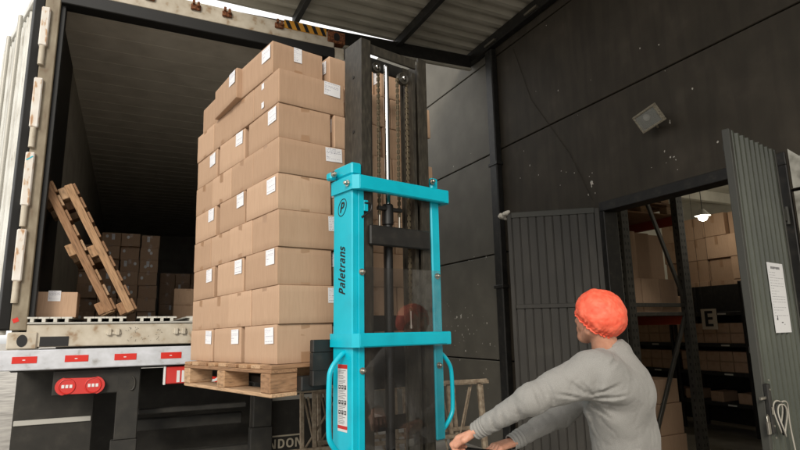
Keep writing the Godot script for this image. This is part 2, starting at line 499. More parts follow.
# ---------------------------------------------------------------- signed-distance bodies
# prims: [a, b, ra, rb]; folds: function of a point -> metres added to the surface
func sdf_into(mb: MB, prims: Array, k: float, cell: float, folds: Variant = null, cuts: Array = []) -> void:
	var lo := Vector3(INF, INF, INF)
	var hi := -lo
	for q in prims:
		var r: float = maxf(q[2], q[3]) + 0.02
		for e in 2:
			lo = lo.min(q[e] - Vector3(r, r, r))
			hi = hi.max(q[e] + Vector3(r, r, r))
	lo -= Vector3.ONE * cell * 3
	hi += Vector3.ONE * cell * 3
	var nx := int((hi.x - lo.x) / cell) + 2
	var ny := int((hi.y - lo.y) / cell) + 2
	var nz := int((hi.z - lo.z) / cell) + 2
	var f := PackedFloat32Array()
	f.resize(nx * ny * nz)
	f.fill(1.0)
	var sy := nx
	var sz := nx * ny
	for q in prims:
		var a: Vector3 = q[0]
		var ab: Vector3 = q[1] - a
		var ra: float = q[2]
		var rb: float = q[3]
		var inv := 1.0 / maxf(ab.length_squared(), 1e-9)
		var mr := maxf(ra, rb) + k + cell * 3
		var l := ((a.min(q[1]) - Vector3.ONE * mr) - lo) / cell
		var g := ((a.max(q[1]) + Vector3.ONE * mr) - lo) / cell
		for z in range(maxi(0, int(l.z)), mini(nz - 1, int(g.z) + 1) + 1):
			for y in range(maxi(0, int(l.y)), mini(ny - 1, int(g.y) + 1) + 1):
				var row := z * sz + y * sy
				for x in range(maxi(0, int(l.x)), mini(nx - 1, int(g.x) + 1) + 1):
					var pa := Vector3(lo.x + x * cell, lo.y + y * cell, lo.z + z * cell) - a
					var t := clampf(pa.dot(ab) * inv, 0.0, 1.0)
					var d := (pa - ab * t).length() - (ra + (rb - ra) * t)
					var o := f[row + x]
					var hh := maxf(k - absf(d - o), 0.0) / k
					f[row + x] = minf(d, o) - hh * hh * k * 0.25
	for c in cuts:                       # cuts: [point, normal] keep the side the normal points away from
		for i in f.size():
			var p := lo + Vector3(i % nx, (i / nx) % ny, i / sz) * cell
			f[i] = maxf(f[i], (p - (c[0] as Vector3)).dot(c[1]))
	if folds != null:
		for i in f.size():
			if absf(f[i]) < 0.05:
				f[i] -= folds.call(lo + Vector3(i % nx, (i / nx) % ny, i / sz) * cell)
	var id := PackedInt32Array()
	id.resize(f.size())
	id.fill(-1)
	var lim := cell * 1.8 + (0.02 if folds != null else 0.0)
	var offs := [0, 1, sy, sy + 1, sz, sz + 1, sz + sy, sz + sy + 1]
	var edges := [[0, 1], [2, 3], [4, 5], [6, 7], [0, 2], [1, 3], [4, 6], [5, 7], [0, 4], [1, 5], [2, 6], [3, 7]]
	var cs := [Vector3(0, 0, 0), Vector3(1, 0, 0), Vector3(0, 1, 0), Vector3(1, 1, 0), Vector3(0, 0, 1), Vector3(1, 0, 1), Vector3(0, 1, 1), Vector3(1, 1, 1)]
	var fresh := {}
	for z in nz - 1:
		for y in ny - 1:
			for x in nx - 1:
				var i := z * sz + y * sy + x
				var f0 := f[i]
				if f0 > lim or f0 < -lim:
					continue
				var mask := 0
				for c in 8:
					if f[i + offs[c]] < 0.0:
						mask |= 1 << c
				if mask == 0 or mask == 255:
					continue
				var sum := Vector3.ZERO
				var cnt := 0
				for e in edges:
					var a: int = e[0]
					var b: int = e[1]
					if ((mask >> a) & 1) != ((mask >> b) & 1):
						var fa := f[i + offs[a]]
						var fb := f[i + offs[b]]
						sum += (cs[a] as Vector3).lerp(cs[b], fa / (fa - fb))
						cnt += 1
				var g := Vector3(
					f[i + 1] + f[i + sy + 1] + f[i + sz + 1] + f[i + sz + sy + 1] - f[i] - f[i + sy] - f[i + sz] - f[i + sz + sy],
					f[i + sy] + f[i + sy + 1] + f[i + sz + sy] + f[i + sz + sy + 1] - f[i] - f[i + 1] - f[i + sz] - f[i + sz + 1],
					f[i + sz] + f[i + sz + 1] + f[i + sz + sy] + f[i + sz + sy + 1] - f[i] - f[i + 1] - f[i + sy] - f[i + sy + 1])
				id[i] = mb.vert(lo + (Vector3(x, y, z) + sum / cnt) * cell, g.normalized())
				fresh[i] = true
	for i in fresh.keys():
		# edges leaving the cell's low corner
		for ax in 3:
			var st: int = [1, sy, sz][ax]
			var u: int = [sy, sz, 1][ax]
			var w: int = [sz, 1, sy][ax]
			var inside: bool = f[i] < 0.0
			if inside == (f[i + st] < 0.0):
				continue
			var c0 := id[i]
			var c1 := id[i - u]
			var c2 := id[i - u - w]
			var c3 := id[i - w]
			if c0 < 0 or c1 < 0 or c2 < 0 or c3 < 0:
				continue
			if inside:
				mb.ix.append_array(PackedInt32Array([c0, c2, c1, c0, c3, c2]))
			else:
				mb.ix.append_array(PackedInt32Array([c0, c1, c2, c0, c2, c3]))

# ---------------------------------------------------------------- camera and light
func make_camera_and_light() -> void:
	cam_basis = Basis.from_euler(Vector3(deg_to_rad(10.6), deg_to_rad(-25.94), deg_to_rad(-0.957)))
	var cam := Camera3D.new()
	cam.name = "camera"
	cam.fov = 44.144
	cam.far = 400.0
	cam.near = 0.05
	cam.transform = Transform3D(cam_basis, EYE)
	add_child(cam)
	cam.current = true
	var env := Environment.new()
	env.background_mode = Environment.BG_SKY
	var sky := Sky.new()
	var sm := ProceduralSkyMaterial.new()
	sm.sky_top_color = Color(0.90, 0.895, 0.885)
	sm.sky_horizon_color = Color(0.965, 0.96, 0.95)
	sm.sky_curve = 0.2
	sm.ground_bottom_color = Color(0.42, 0.41, 0.39)
	sm.ground_horizon_color = Color(0.7, 0.7, 0.69)
	sky.sky_material = sm
	env.sky = sky
	env.tonemap_mode = Environment.TONE_MAPPER_LINEAR
	env.tonemap_exposure = 1.75
	env.sdfgi_enabled = true
	env.ssao_enabled = true
	env.ssil_enabled = true
	var we := WorldEnvironment.new()
	we.name = "environment"
	we.environment = env
	add_child(we)
	var sun := DirectionalLight3D.new()
	sun.name = "sun"
	sun.light_energy = 0.45
	sun.light_angular_distance = 20.0
	sun.light_color = Color(1.0, 0.97, 0.92)
	sun.shadow_enabled = true
	add_child(sun)
	sun.look_at_from_position(Vector3(-5.0, 7.0, 6.0), Vector3(1.0, 1.0, -3.0))

# ---------------------------------------------------------------- building and canopy
func make_ground() -> void:
	var b := MB.new()
	b.quad(Vector3(-120, 0, 120), Vector3(120, 0, 120), Vector3(120, 0, -120), Vector3(-120, 0, -120))
	structure("yard_ground", b.mesh(), M.concrete, "pale concrete ground of the loading yard")

func make_warehouse() -> void:
	var w := thing("warehouse", "dark brown painted warehouse wall with a double steel doorway", "building", at(Vector3(WALL, 0, 0)))
	# coordinates below are relative to the facade plane: x into the building
	var joints := [0.0, 1.06, 2.33, 3.606, 4.846, 6.6]
	var o0 := -3.84
	var o1 := -2.14
	var top := 2.606
	var g := 0.008
	for i in 5:
		var y0: float = joints[i] + (g if i else 0.0)
		var y1: float = joints[i + 1] - g
		part(w, "wall_panel", bxm(0, 0.1, y0, y1, -13.0, -5.42, 0.006), M.facade_skylit)
		if y0 > top:
			part(w, "wall_panel", bxm(0, 0.1, y0, y1, -5.40, 4.0, 0.006), M.facade)
		elif y1 < top:
			part(w, "wall_panel", bxm(0, 0.1, y0, y1, -5.40, o0, 0.006), M.facade)
			part(w, "wall_panel", bxm(0, 0.1, y0, y1, o1, 4.0, 0.006), M.facade)
		else:
			var b := MB.new()
			var poly := PackedVector2Array([Vector2(-5.40, y0), Vector2(o0, y0), Vector2(o0, top), Vector2(o1, top), Vector2(o1, y0), Vector2(4.0, y0), Vector2(4.0, y1), Vector2(-5.40, y1)])
			# prism's z runs along the building's x
			b.prism(Transform3D(Basis(Vector3(0, 0, 1), Vector3(0, 1, 0), Vector3(-1, 0, 0)), Vector3(0.1, 0, 0)), poly, 0.1)
			part(w, "wall_panel", b.mesh(), M.facade)
	var core := MB.new()
	core.bx(0.03, 0.22, 0, 6.55, -13.0, o0 - 0.002)
	core.bx(0.03, 0.22, 0, 6.55, o1 + 0.002, 4.0)
	core.bx(0.03, 0.22, top + 0.002, 6.55, o0 - 0.002, o1 + 0.002)
	part(w, "wall_core", core.mesh(), M.mortar)
	part(w, "added_shade_wall", bxm(-2.3, 0.0, 0, 5.0, -12.8, -12.5), M.facade_skylit, Transform3D(), "unseen wall added to keep low light off the far facade")  # unseen wall, added so the far panels get light from above only
	# inside shell
	part(w, "back_wall", bxm(9.5, 9.7, 0, 4.6, -13, 4.0), M.interior_white)
	part(w, "end_wall", bxm(0.22, 9.5, 0, 4.6, -10.2, -10.0), M.interior_white)
	part(w, "end_wall", bxm(0.22, 9.5, 0, 4.6, 3.8, 4.0), M.interior_white)
	part(w, "ceiling", bxm(0.22, 9.5, 4.6, 4.75, -10.2, 4.0), M.interior_white)
	part(w, "inner_lining", bxm(0.22, 0.23, 0, 4.6, -10.0, o0 - 0.01), M.interior_white)
	part(w, "inner_lining", bxm(0.22, 0.23, 0, 4.6, o1 + 0.01, 3.8), M.interior_white)
	part(w, "floor", bxm(0.0, 9.5, -0.02, 0.006, -10.0, 3.8), M.interior_floor)
	for k in 4:
		part(w, "ceiling_beam", bxm(0.24, 9.5, 4.35, 4.6, -8.6 + k * 2.4, -8.45 + k * 2.4, 0.01), M.interior_white)
	# column with the downpipe look, black, standing proud of the wall
	part(w, "downpipe", bxm(-0.09, -0.002, 0.0, 4.93, -5.47, -5.33, 0.012), M.black_steel)
	for y in [0.4, 1.9, 3.4]:
		part(w, "pipe_clamp", bxm(-0.1, -0.001, y, y + 0.04, -5.49, -5.31, 0.004), M.black_steel)
	# door frame
	part(w, "door_frame", bxm(-0.012, 0.16, 0.006, top - 0.09, o0, o0 + 0.055, 0.004), M.black_steel)
	part(w, "door_frame", bxm(-0.012, 0.16, 0.006, top - 0.09, o1 - 0.075, o1, 0.004), M.black_steel)
	part(w, "door_frame", bxm(-0.012, 0.16, top - 0.09, top, o0, o1, 0.004), M.black_steel)
	# bare plaster beside the doorway, broken at the panel joint
	rng.seed = 5
	for seg in [[0.0, 2.318], [2.342, 2.62]]:
		var poly := PackedVector2Array()
		poly.append(Vector2(o1 + 0.02, seg[0]))
		var z := o1 + 0.02
		if seg[1] > 2.5:
			poly.append(Vector2(0.4, seg[0]))
			z = 0.4
			while z > o1 + 0.03:
				poly.append(Vector2(z, seg[1] + rng.randf_range(-0.05, 0.05) + 0.04 * sin(z * 7)))
				z -= rng.randf_range(0.03, 0.09)
		else:
			poly.append(Vector2(0.55, seg[0])); poly.append(Vector2(0.4, seg[1]))
		poly.append(Vector2(o1 + 0.02, seg[1]))
		var b := MB.new()
		b.prism(Transform3D(Basis(Vector3(0, 0, 1), Vector3(0, 1, 0), Vector3(-1, 0, 0)), Vector3(-0.0005, 0, 0)), poly, 0.005)
		part(w, "bare_plaster", b.mesh(), M.plaster, Transform3D(), "bare whitish plaster where the dark paint is missing")
	# flakes where the paint has come off, each a thin irregular patch of plaster
	var ch := MB.new()
	rng.seed = 11
	var spots := []
	for q in [[455, 322, 20, 24, 26], [478, 340, 26, 26, 18], [470, 385, 20, 22, 8], [592, 183, 4, 14, 5], [668, 160, 10, 10, 6], [560, 180, 26, 12, 5], [690, 120, 50, 60, 8], [600, 70, 90, 50, 7], [470, 260, 18, 30, 5], [462, 160, 12, 8, 3], [642, 130, 4, 4, 2], [748, 150, 26, 12, 7], [520, 150, 10, 40, 3]]:
		for k in q[4]:
			spots.append([q[0] + rng.randf_range(-q[2], q[2]), q[1] + rng.randf_range(-q[3], q[3]), rng.randf_range(0.003, 0.011)])
	spots.append([592, 183, 0.035])
	spots.append([457, 317, 0.02]); spots.append([461, 316, 0.022]); spots.append([466, 351, 0.022]); spots.append([487, 323, 0.016]); spots.append([458, 326, 0.014])
	for s in spots:
		var d: Vector3 = pix(s[0], s[1], 1.0) - EYE
		var p: Vector3 = EYE + d * (WALL / d.x)
		if p.z > o0 - 0.1 and p.z < o1 + 0.1 and p.y < top + 0.05:
			continue
		if absf(p.z + 5.4) < 0.12:
			continue
		var poly := PackedVector2Array()
		var nn := rng.randi_range(6, 10)
		var tall := rng.randf_range(0.6, 2.0)
		for i in nn:
			var a := TAU * i / nn
			poly.append(Vector2(p.z, p.y) + Vector2(cos(a), sin(a) * tall) * s[2] * rng.randf_range(0.3, 1.0))
		ch.prism(Transform3D(Basis(Vector3(0, 0, 1), Vector3(0, 1, 0), Vector3(-1, 0, 0)), Vector3(-0.0005, 0, 0)), poly, 0.0012)
	var co := part(w, "paint_chips", ch.mesh(), M.chip)
	co.set_meta("kind", "stuff")
	# thin wire running down the facade to the door corner
	var wire := MB.new()
	wire.tube([Vector3(-0.006, 4.8, -5.0), Vector3(-0.006, 4.0, -4.72), Vector3(-0.006, 3.2, -4.18), Vector3(-0.006, 2.65, -3.92)], 0.0025, 6)
	part(w, "wall_wire", wire.mesh(), M.facade)
	# left leaf: flat strips on a frame, folded back
	var hinge := Vector3(-0.035, 0.0, o0 + 0.01)
	var dir := Vector3(-0.70, 0, -0.58).normalized()
	var leaf_l := Transform3D(Basis(dir, Vector3.UP, dir.cross(Vector3.UP)), hinge)
	var door := part(w, "door", bxm(0.0, 0.85, 0.04, 2.54, -0.008, -0.004), M.leaf_dark, leaf_l, "dark steel door leaf of vertical strips folded back towards the wall")
	var n := 10
	for k in n:
		var x := 0.045 + k * 0.077
		part(door, "strip", bxm(x, x + 0.068, 0.07, 2.50, -0.0035, 0.014, 0.003), M.leaf_dark)
		part(door, "strip", bxm(x, x + 0.068, 0.07, 2.50, -0.026, -0.0085, 0.003), M.leaf_dark)
	part(door, "edge_rail", bxm(-0.005, 0.04, 0.03, 2.55, -0.03, 0.018, 0.003), M.leaf_dark)
	part(door, "edge_rail", bxm(0.815, 0.855, 0.03, 2.55, -0.03, 0.018, 0.003), M.leaf_dark)
	part(door, "top_rail", bxm(0.04, 0.815, 2.50, 2.555, -0.03, 0.020, 0.003), M.leaf_frame)
	part(door, "middle_rail", bxm(0.041, 0.814, 1.62, 1.66, 0.0145, 0.026, 0.003), M.leaf_dark)
	part(door, "middle_rail", bxm(0.041, 0.814, 1.62, 1.66, -0.038, -0.0265, 0.003), M.leaf_dark)
	# right leaf: corrugated sheet, standing open across the view
	var hinge_r := Vector3(-0.03, 0.0, o1 - 0.03)
	var dr := (Vector3(3.185, 0, -2.007) - Vector3(WALL - 0.03, 0, o1 - 0.03)).normalized()
	var leaf_r := Transform3D(Basis(dr, Vector3.UP, dr.cross(Vector3.UP)), hinge_r)
	var sheet := corrugated(0.68, 2.56, 0.0755, 0.021, 0.002)
	var dz := part(w, "door", sheet, M.leaf_green, leaf_r * at(Vector3(0.125, 0.035, 0.0)), "grey-green corrugated steel door leaf standing open with a notice on it")
	var inv := at(Vector3(-0.125, -0.035, 0.0))
	part(dz, "edge_rail", bxm(0.795, 0.83, 0.03, 2.60, -0.02, 0.022, 0.003), M.leaf_frame, inv)
	part(dz, "edge_rail", bxm(0.105, 0.1245, 0.03, 2.60, -0.02, 0.022, 0.003), M.leaf_frame, inv)
	for y in [0.1, 1.3, 2.5]:
		part(dz, "back_rail", bxm(0.126, 0.794, y - 0.02, y + 0.02, 0.0185, 0.04, 0.003), M.leaf_frame, inv)
	for y in [0.5, 2.1]:
		var hb := MB.new()
		hb.tube([Vector3(0.0, y, 0.0), Vector3(0.0, y + 0.12, 0.0)], 0.014, 10)
		hb.bx(0.012, 0.1045, y + 0.02, y + 0.10, -0.006, 0.006, 0.002)
		part(dz, "hinge", hb.mesh(), M.leaf_frame, inv)
	# lock case, bolt, keys
	part(dz, "lock_case", bxm(0.79, 0.832, 0.86, 1.12, -0.045, -0.0215, 0.004), M.black_steel, inv)
	part(dz, "latch", bxm(0.833, 0.90, 1.04, 1.056, -0.035, -0.02, 0.003), M.zinc, inv)
	part(dz, "keyhole_plate", bxm(0.80, 0.822, 0.96, 1.0, -0.050, -0.0455, 0.002), M.zinc, inv)
	var pk := MB.new()
	pk.bx(0.838, 0.872, 0.86, 0.925, -0.04, -0.028, 0.004)
	pk.tube([Vector3(0.845, 0.92, -0.034), Vector3(0.845, 0.95, -0.034), Vector3(0.855, 0.962, -0.034), Vector3(0.865, 0.95, -0.034), Vector3(0.865, 0.92, -0.034)], 0.004, 6)
	part(dz, "padlock", pk.mesh(), M.zinc, inv)
	for y in [0.84, 0.9, 1.09, 1.14]:
		var sb := MB.new()
		sb.disc(Transform3D(Basis(Vector3.RIGHT, Vector3(0, 0, -1), Vector3.UP), Vector3(0.811, y, -0.047)), 0.006, 0.004, 8)
		part(dz, "screw", sb.mesh(), M.zinc, inv)
	# clear face of the leaf is local -z: the notice hangs there
	var nt := thing("notice", "white printed sheet taped to the corrugated green door leaf", "notice", Transform3D(Basis(), Vector3(WALL, 0, 0)) * leaf_r * rot(Vector3(0.425, 1.60, -0.0260), 180.0))
	part(nt, "sheet", bxm(-0.125, 0.125, -0.21, 0.21, -0.0008, 0.0), M.white_reflect)
	var im := Image.create(200, 336, false, Image.FORMAT_RGB8)
	im.fill(Color(0.84, 0.84, 0.85))
	for k in 9:
		im.fill_rect(Rect2i(40 + k * 13, 18, 10, 12 if k != 4 else 9), Color(0.3, 0.3, 0.32))
	rng.seed = 21
	for r in 17:
		var y := 46 + r * 13
		var x := 16
		while x < 175:
			var l := rng.randi_range(5, 22)
			im.fill_rect(Rect2i(x, y, mini(l, 182 - x), 3), Color(0.62, 0.62, 0.64))
			x += l + rng.randi_range(4, 9)
			if rng.randf() < 0.08:
				break
	im.fill_rect(Rect2i(34, 268, 16, 9), Color(0.25, 0.25, 0.27)); im.fill_rect(Rect2i(40, 256, 9, 12), Color(0.25, 0.25, 0.27))
	im.fill_rect(Rect2i(88, 286, 22, 5), Color(0.3, 0.3, 0.32)); im.fill_rect(Rect2i(120, 296, 10, 4), Color(0.4, 0.4, 0.42))
	part(nt, "print", face_quad(0.248, 0.418), print_tex(im))
	# cable coiled over the lock
	var cb := thing("cable", "grey cable looped over the lock of the green door leaf", "cable", Transform3D(Basis(), Vector3(WALL, 0, 0)) * leaf_r * rot(Vector3(0.70, 1.0, -0.045), 180.0))
	for k in 3:
		var mb := MB.new()
		var pts := []
		for i in 25:
			var a := TAU * i / 24.0
			pts.append(Vector3(0.045 * cos(a) - 0.03 + 0.012 * k, 0.085 * sin(a) - 0.06 - 0.01 * k, 0.006 * k + 0.01 * sin(a * 2)))
		mb.tube(pts, 0.0045, 6)
		part(cb, "loop", mb.mesh(), M.cable if k != 1 else M.black)
	var tail := MB.new()
	var tp := []
	for i in 22:
		var t := i / 21.0
		tp.append(Vector3(0.0 + 0.16 * t + 0.03 * sin(t * 5), 0.015 + 0.03 * sin(t * 3.0) - 0.55 * t * t, 0.01 + 0.006 * sin(t * 9)))
	tail.tube(tp, 0.0045, 6)
	part(cb, "tail", tail.mesh(), M.cable)
	part(cb, "connector", bxm(0.155, 0.185, -0.56, -0.50, -0.005, 0.022, 0.005), M.black)
	# crumpled white rag tied at the folded leaf's outer top corner
	var rag := MB.new()
	rng.seed = 31
	var pr := []
	for k in 9:
		var a := Vector3(rng.randf_range(-0.05, 0.05), rng.randf_range(-0.025, 0.025), rng.randf_range(-0.04, 0.04))
		pr.append([a, a + Vector3(rng.randf_range(-0.03, 0.03), rng.randf_range(-0.02, 0.02), rng.randf_range(-0.03, 0.03)), 0.022, 0.016])
	sdf_into(rag, pr, 0.01, 0.007)
	var rg := thing("rag", "crumpled white rag stuffed at the top corner of the folded dark door leaf", "rag", Transform3D(Basis(), Vector3(WALL, 0, 0)) * leaf_l * at(Vector3(0.885, 2.53, 0.0)))
	part(rg, "cloth", rag.mesh(), M.chip)

# corrugated sheet: x 0..width, y 0..height, ridges along y
func corrugated(width: float, height: float, period: float, depth: float, thick: float) -> ArrayMesh:
	var prof := []
	var x := 0.0
	var k := 0
	var seg := [[0.0, 0.0], [0.30, 0.0], [0.42, 1.0], [0.72, 1.0], [0.86, 0.0]]
	while x < width - 1e-6:
		for s in seg:
			var xx: float = x + s[0] * period
			if xx <= width:
				prof.append(Vector2(xx, -s[1] * depth))
		x += period
	prof.append(Vector2(width, 0))
	var poly := PackedVector2Array()
	for p in prof:
		poly.append(p)
	for i in range(prof.size() - 1, -1, -1):
		poly.append(prof[i] + Vector2(0, thick))
	var b := MB.new()
	# polygon (x, z) pushed up along y
	b.prism(Transform3D(Basis(Vector3.RIGHT, Vector3(0, 0, 1), Vector3(0, -1, 0)), Vector3(0, height, 0)), poly, height)
	return b.mesh()

func make_canopy() -> void:
	var c := thing("canopy", "corrugated metal canopy roof on black purlins above the loading yard", "canopy", at(Vector3(0, 5.0, 0)))
	var sheet := corrugated(1.02, 3.92, 0.204, 0.055, 0.002)
	# ridges along x: turn the sheet's y to world x and its x to world -z
	for k in 8:
		part(c, "roof_sheet", sheet, M.canopy, Transform3D(Basis(Vector3(0, 0, 1), Vector3(1, 0, 0), Vector3(0, 1, 0)), Vector3(0.06, 0.145, -6.02 + k * 1.02)))
	for x in [0.22, 1.54, 2.87]:
		part(c, "purlin", bxm(x - 0.03, x + 0.03, -0.02, 0.095, -5.92, 2.2, 0.004), M.black_steel)
	part(c, "wall_angle", bxm(3.90, 3.985, -0.06, 0.09, -5.92, 2.2, 0.004), M.black_steel)
	var b := MB.new()
	b.bar(Vector3(3.93, -0.035, -5.84), Vector3(0.3, -0.035, -6.08), 0.09, 0.17, 0.006)
	part(c, "edge_beam", b.mesh(), M.black_steel)
	b = MB.new()
	b.bar(Vector3(3.93, -0.14, -5.82), Vector3(0.3, -0.14, -6.06), 0.05, 0.03, 0.004)
	part(c, "fascia", bxm(0.3, 2.3, -0.34, 0.05, -6.22, -6.17, 0.004), M.black_steel)
	part(c, "gutter_lip", b.mesh(), M.canopy)
	for k in 9:
		part(c, "bracket", bxm(3.86, 3.897, -0.045, -0.02, -5.4 + k * 0.8, -5.18 + k * 0.8, 0.003), M.zinc)

# ---------------------------------------------------------------- container and trailer
func make_container() -> void:
	var c := thing("shipping_container", "open white shipping container with a ribbed metal floor seen into from its rear", "container", at(Vector3(0.487, 1.352, REAR)))
	# local: x across (-1.219..1.219), y up from the bottom casting, -z into the container
	var W := 1.219
	var L := 12.19
	var fl := 0.222            # floor level
	var hd := 2.668            # header underside
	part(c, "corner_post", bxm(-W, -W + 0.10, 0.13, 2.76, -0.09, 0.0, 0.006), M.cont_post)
	part(c, "corner_post", bxm(W - 0.10, W, 0.13, 2.76, -0.09, 0.0, 0.006), M.cont_beige)
	part(c, "post_seal", bxm(-W + 0.1005, -W + 0.135, fl, hd, -0.10, -0.03, 0.004), M.gasket)
	part(c, "post_seal", bxm(W - 0.135, W - 0.1005, fl, hd, -0.10, -0.03, 0.004), M.gasket)
	part(c, "header", bxm(-W + 0.1, W - 0.1, 2.745, 2.905, -0.08, 0.0, 0.008), M.cont_beige)
	part(c, "header_seal", bxm(-W + 0.1, W - 0.1, hd - 0.03, 2.744, -0.12, 0.012, 0.006), M.gasket)
	part(c, "sill", bxm(-W + 0.1, W - 0.1, 0.012, 0.170, -0.10, 0.0, 0.006), M.cont_beige)
	part(c, "sill_lip", bxm(-W + 0.1, W - 0.1, 0.171, 0.185, -0.12, 0.012, 0.004), M.alu)
	part(c, "sill_pocket", bxm(-1.035, -0.86, 0.018, 0.085, 0.0005, 0.004), M.gasket)
	for s in [-1.0, 1.0]:
		for y in [[0.0, 0.118], [2.80, 2.918]]:
			var b := MB.new()
			var cx: float = s * (W - 0.081)
			b.bx(cx - 0.089, cx + 0.089, y[0], y[1], -0.162, 0.012, 0.008)
			var cc := part(c, "corner_casting", b.mesh(), M.cont_beige if y[0] < 1 else M.rust, Transform3D(), "" if y[0] < 1 else "rusty top corner casting")
			var hb := MB.new()
			hb.disc(Transform3D(Basis(Vector3(0.75, 0, 0), Vector3(0, 0, 1), Vector3(0, -1, 0)), Vector3(cx, (y[0] + y[1]) / 2, 0.0125)), 0.042, 0.004, 16)
			part(cc, "aperture", hb.mesh(), M.gasket)
	# walls, roof, far end: real thickness
	part(c, "side_wall", bxm(-W, -W + 0.045, 0.1, 2.86, -L, -0.092), M.cont_inside)
	part(c, "side_wall", bxm(W - 0.045, W, 0.1, 2.86, -L, -0.092), M.cont_inside)
	part(c, "roof", bxm(-W + 0.046, W - 0.046, 2.80, 2.87, -L, -0.122), M.cont_roof_lit)
	part(c, "end_wall", bxm(-W + 0.046, W - 0.046, 0.1, 2.799, -L, -L + 0.05), M.cont_inside)
	part(c, "floor", bxm(-W + 0.046, W - 0.046, 0.09, 0.186, -L + 0.051, -0.121), M.chassis)
	for q in [[-W + 0.0465, -W + 0.0525], [W - 0.0525, W - 0.0465]]:  # the right-hand sheet is unseen, added to swallow bounced light
		part(c, "wall_liner", bxm(q[0], q[1], 0.19, 2.79, -1.55, -0.125), M.gasket, Transform3D(), "black sheet hung along the inner wall, added unseen on the right side")
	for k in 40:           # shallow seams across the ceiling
		part(c, "roof_rib", bxm(-W + 0.05, W - 0.05, 2.797, 2.7998, -0.5 - k * 0.28, -0.46 - k * 0.28, 0.001), M.cont_roof_lit)
	# T-shaped floor rails, each a part
	var rail := MB.new()
	rail.bx(-0.0335, 0.0335, 0.024, 0.036, -L + 0.06, 0.0)
	rail.bx(-0.011, 0.011, 0.0, 0.024, -L + 0.06, 0.0)
	var rm := rail.mesh()
	var wide := MB.new()
	wide.bx(-0.03, 0.03, 0.0, 0.03, -L + 0.06, -0.002)
	for k in 33:
		var x := -W + 0.125 + k * 0.070
		if x > W - 0.12:
			break
		if k % 5 == 4:
			continue
		part(c, "floor_rail", rm, M.cont_floor, at(Vector3(x, 0.186, -0.002)))
	# hinges down the left post, white plates with rust
	rng.seed = 41
	for q in [[3.60, 3.92], [2.95, 3.34], [2.36, 2.76], [1.82, 2.19]]:
		var b := MB.new()
		b.bx(-W - 0.016, -W + 0.042, q[0] - 1.352, q[1] - 1.352, -0.05, 0.03, 0.008)
		var h := part(c, "hinge", b.mesh(), M.rust_white)
		var pin := MB.new()
		pin.tube([Vector3(-W + 0.012, q[0] - 1.352 - 0.15, 0.008), Vector3(-W + 0.012, q[0] - 1.352, 0.008)], 0.022, 12)
		part(h, "hinge_pin", pin.mesh(), M.cont_beige)
	part(c, "hinge_seal", bxm(-W - 0.07, -W - 0.0005, 0.13, 2.78, -0.10, -0.052, 0.004), M.gasket)
	var lab := MB.new()
	lab.box(rot(Vector3(-W + 0.012, 1.36, 0.0312), 0, 0, 40), Vector3(0.05, 0.008, 0.001))
	part(c, "paint_mark", lab.mesh(), M.teal, Transform3D(), "small teal paint mark on the left post")
	var rs := MB.new()
	rs.box(rot(Vector3(-W + 0.03, 0.20, 0.0012), 0, 0, 25), Vector3(0.035, 0.03, 0.001))
	part(c, "paint_mark", rs.mesh(), M.red_reflect, Transform3D(), "small red paint mark on the left post")
	# door keepers on sill and header
	for x in [-0.577, -0.121, 0.5]:
		var b := MB.new()
		b.bx(x - 0.042, x - 0.012, 0.085, 0.135, 0.0005, 0.022, 0.005)
		b.bx(x + 0.012, x + 0.042, 0.085, 0.135, 0.0005, 0.022, 0.005)
		b.bx(x - 0.05, x + 0.05, 0.092, 0.112, 0.0005, 0.012, 0.003)
		part(c, "door_keeper", b.mesh(), M.cont_beige)
	for x in [-0.5, -0.138, 0.121, 0.584]:
		var b := MB.new()
		b.bx(x - 0.04, x + 0.04, 2.82, 2.872, 0.0005, 0.02, 0.006)
		b.bx(x - 0.03, x - 0.008, 2.865, 2.9, 0.0205, 0.04, 0.004)
		b.bx(x + 0.008, x + 0.03, 2.845, 2.89, 0.0205, 0.04, 0.004)
		part(c, "door_keeper", b.mesh(), M.rust)
	# hazard stripes on the header
	var hz := part(c, "hazard_board", bxm(0.63, 1.035, 2.842, 2.925, 0.0005, 0.006), M.yellow)
	for k in 5:
		var x := 0.635 + k * 0.083
		var b := MB.new()
		b.prism(at(Vector3(0, 0, 0.0062)), PackedVector2Array([Vector2(x, 2.923), Vector2(x + 0.036, 2.923), Vector2(minf(x + 0.072, 1.034), 2.844), Vector2(minf(x + 0.036, 1.0), 2.844)]), 0.0008)
		part(hz, "stripe", b.mesh(), M.black)
	# scribbles on the sill (faint marker print)
	var sc := MB.new()
	rng.seed = 44
	for k in 26:
		var p := Vector3(rng.randf_range(-0.50, -0.22), rng.randf_range(0.04, 0.14), 0.0006)
		sc.box(rot(p, 0, 0, rng.randf_range(-80, 80)), Vector3(rng.randf_range(0.006, 0.02), 0.0022, 0.0006))
	var so := part(c, "marker_scribble", sc.mesh(), M.gasket)
	so.set_meta("kind", "stuff")
	# left door swung round against the side
	var a := deg_to_rad(19.0)
	var dd := Vector3(-sin(a), 0, -cos(a))
	var door := part(c, "door", corrugated(1.1, 2.50, 0.11, 0.03, 0.003), M.cont_white, Transform3D(Basis(dd, Vector3.UP, dd.cross(Vector3.UP)), Vector3(-W - 0.055, 0.16, -0.12)), "white corrugated container door swung back along the side")
	part(door, "door_edge", bxm(-0.09, -0.002, -0.02, 2.52, -0.045, 0.02, 0.004), M.gasket)
	part(door, "door_edge", bxm(1.102, 1.15, -0.02, 2.52, -0.045, 0.02, 0.004), M.cont_white)
	part(door, "door_rail", bxm(-0.001, 1.101, 2.502, 2.56, -0.045, 0.02, 0.004), M.cont_white)
	part(door, "door_rail", bxm(-0.001, 1.101, -0.06, -0.002, -0.045, 0.02, 0.004), M.cont_white)
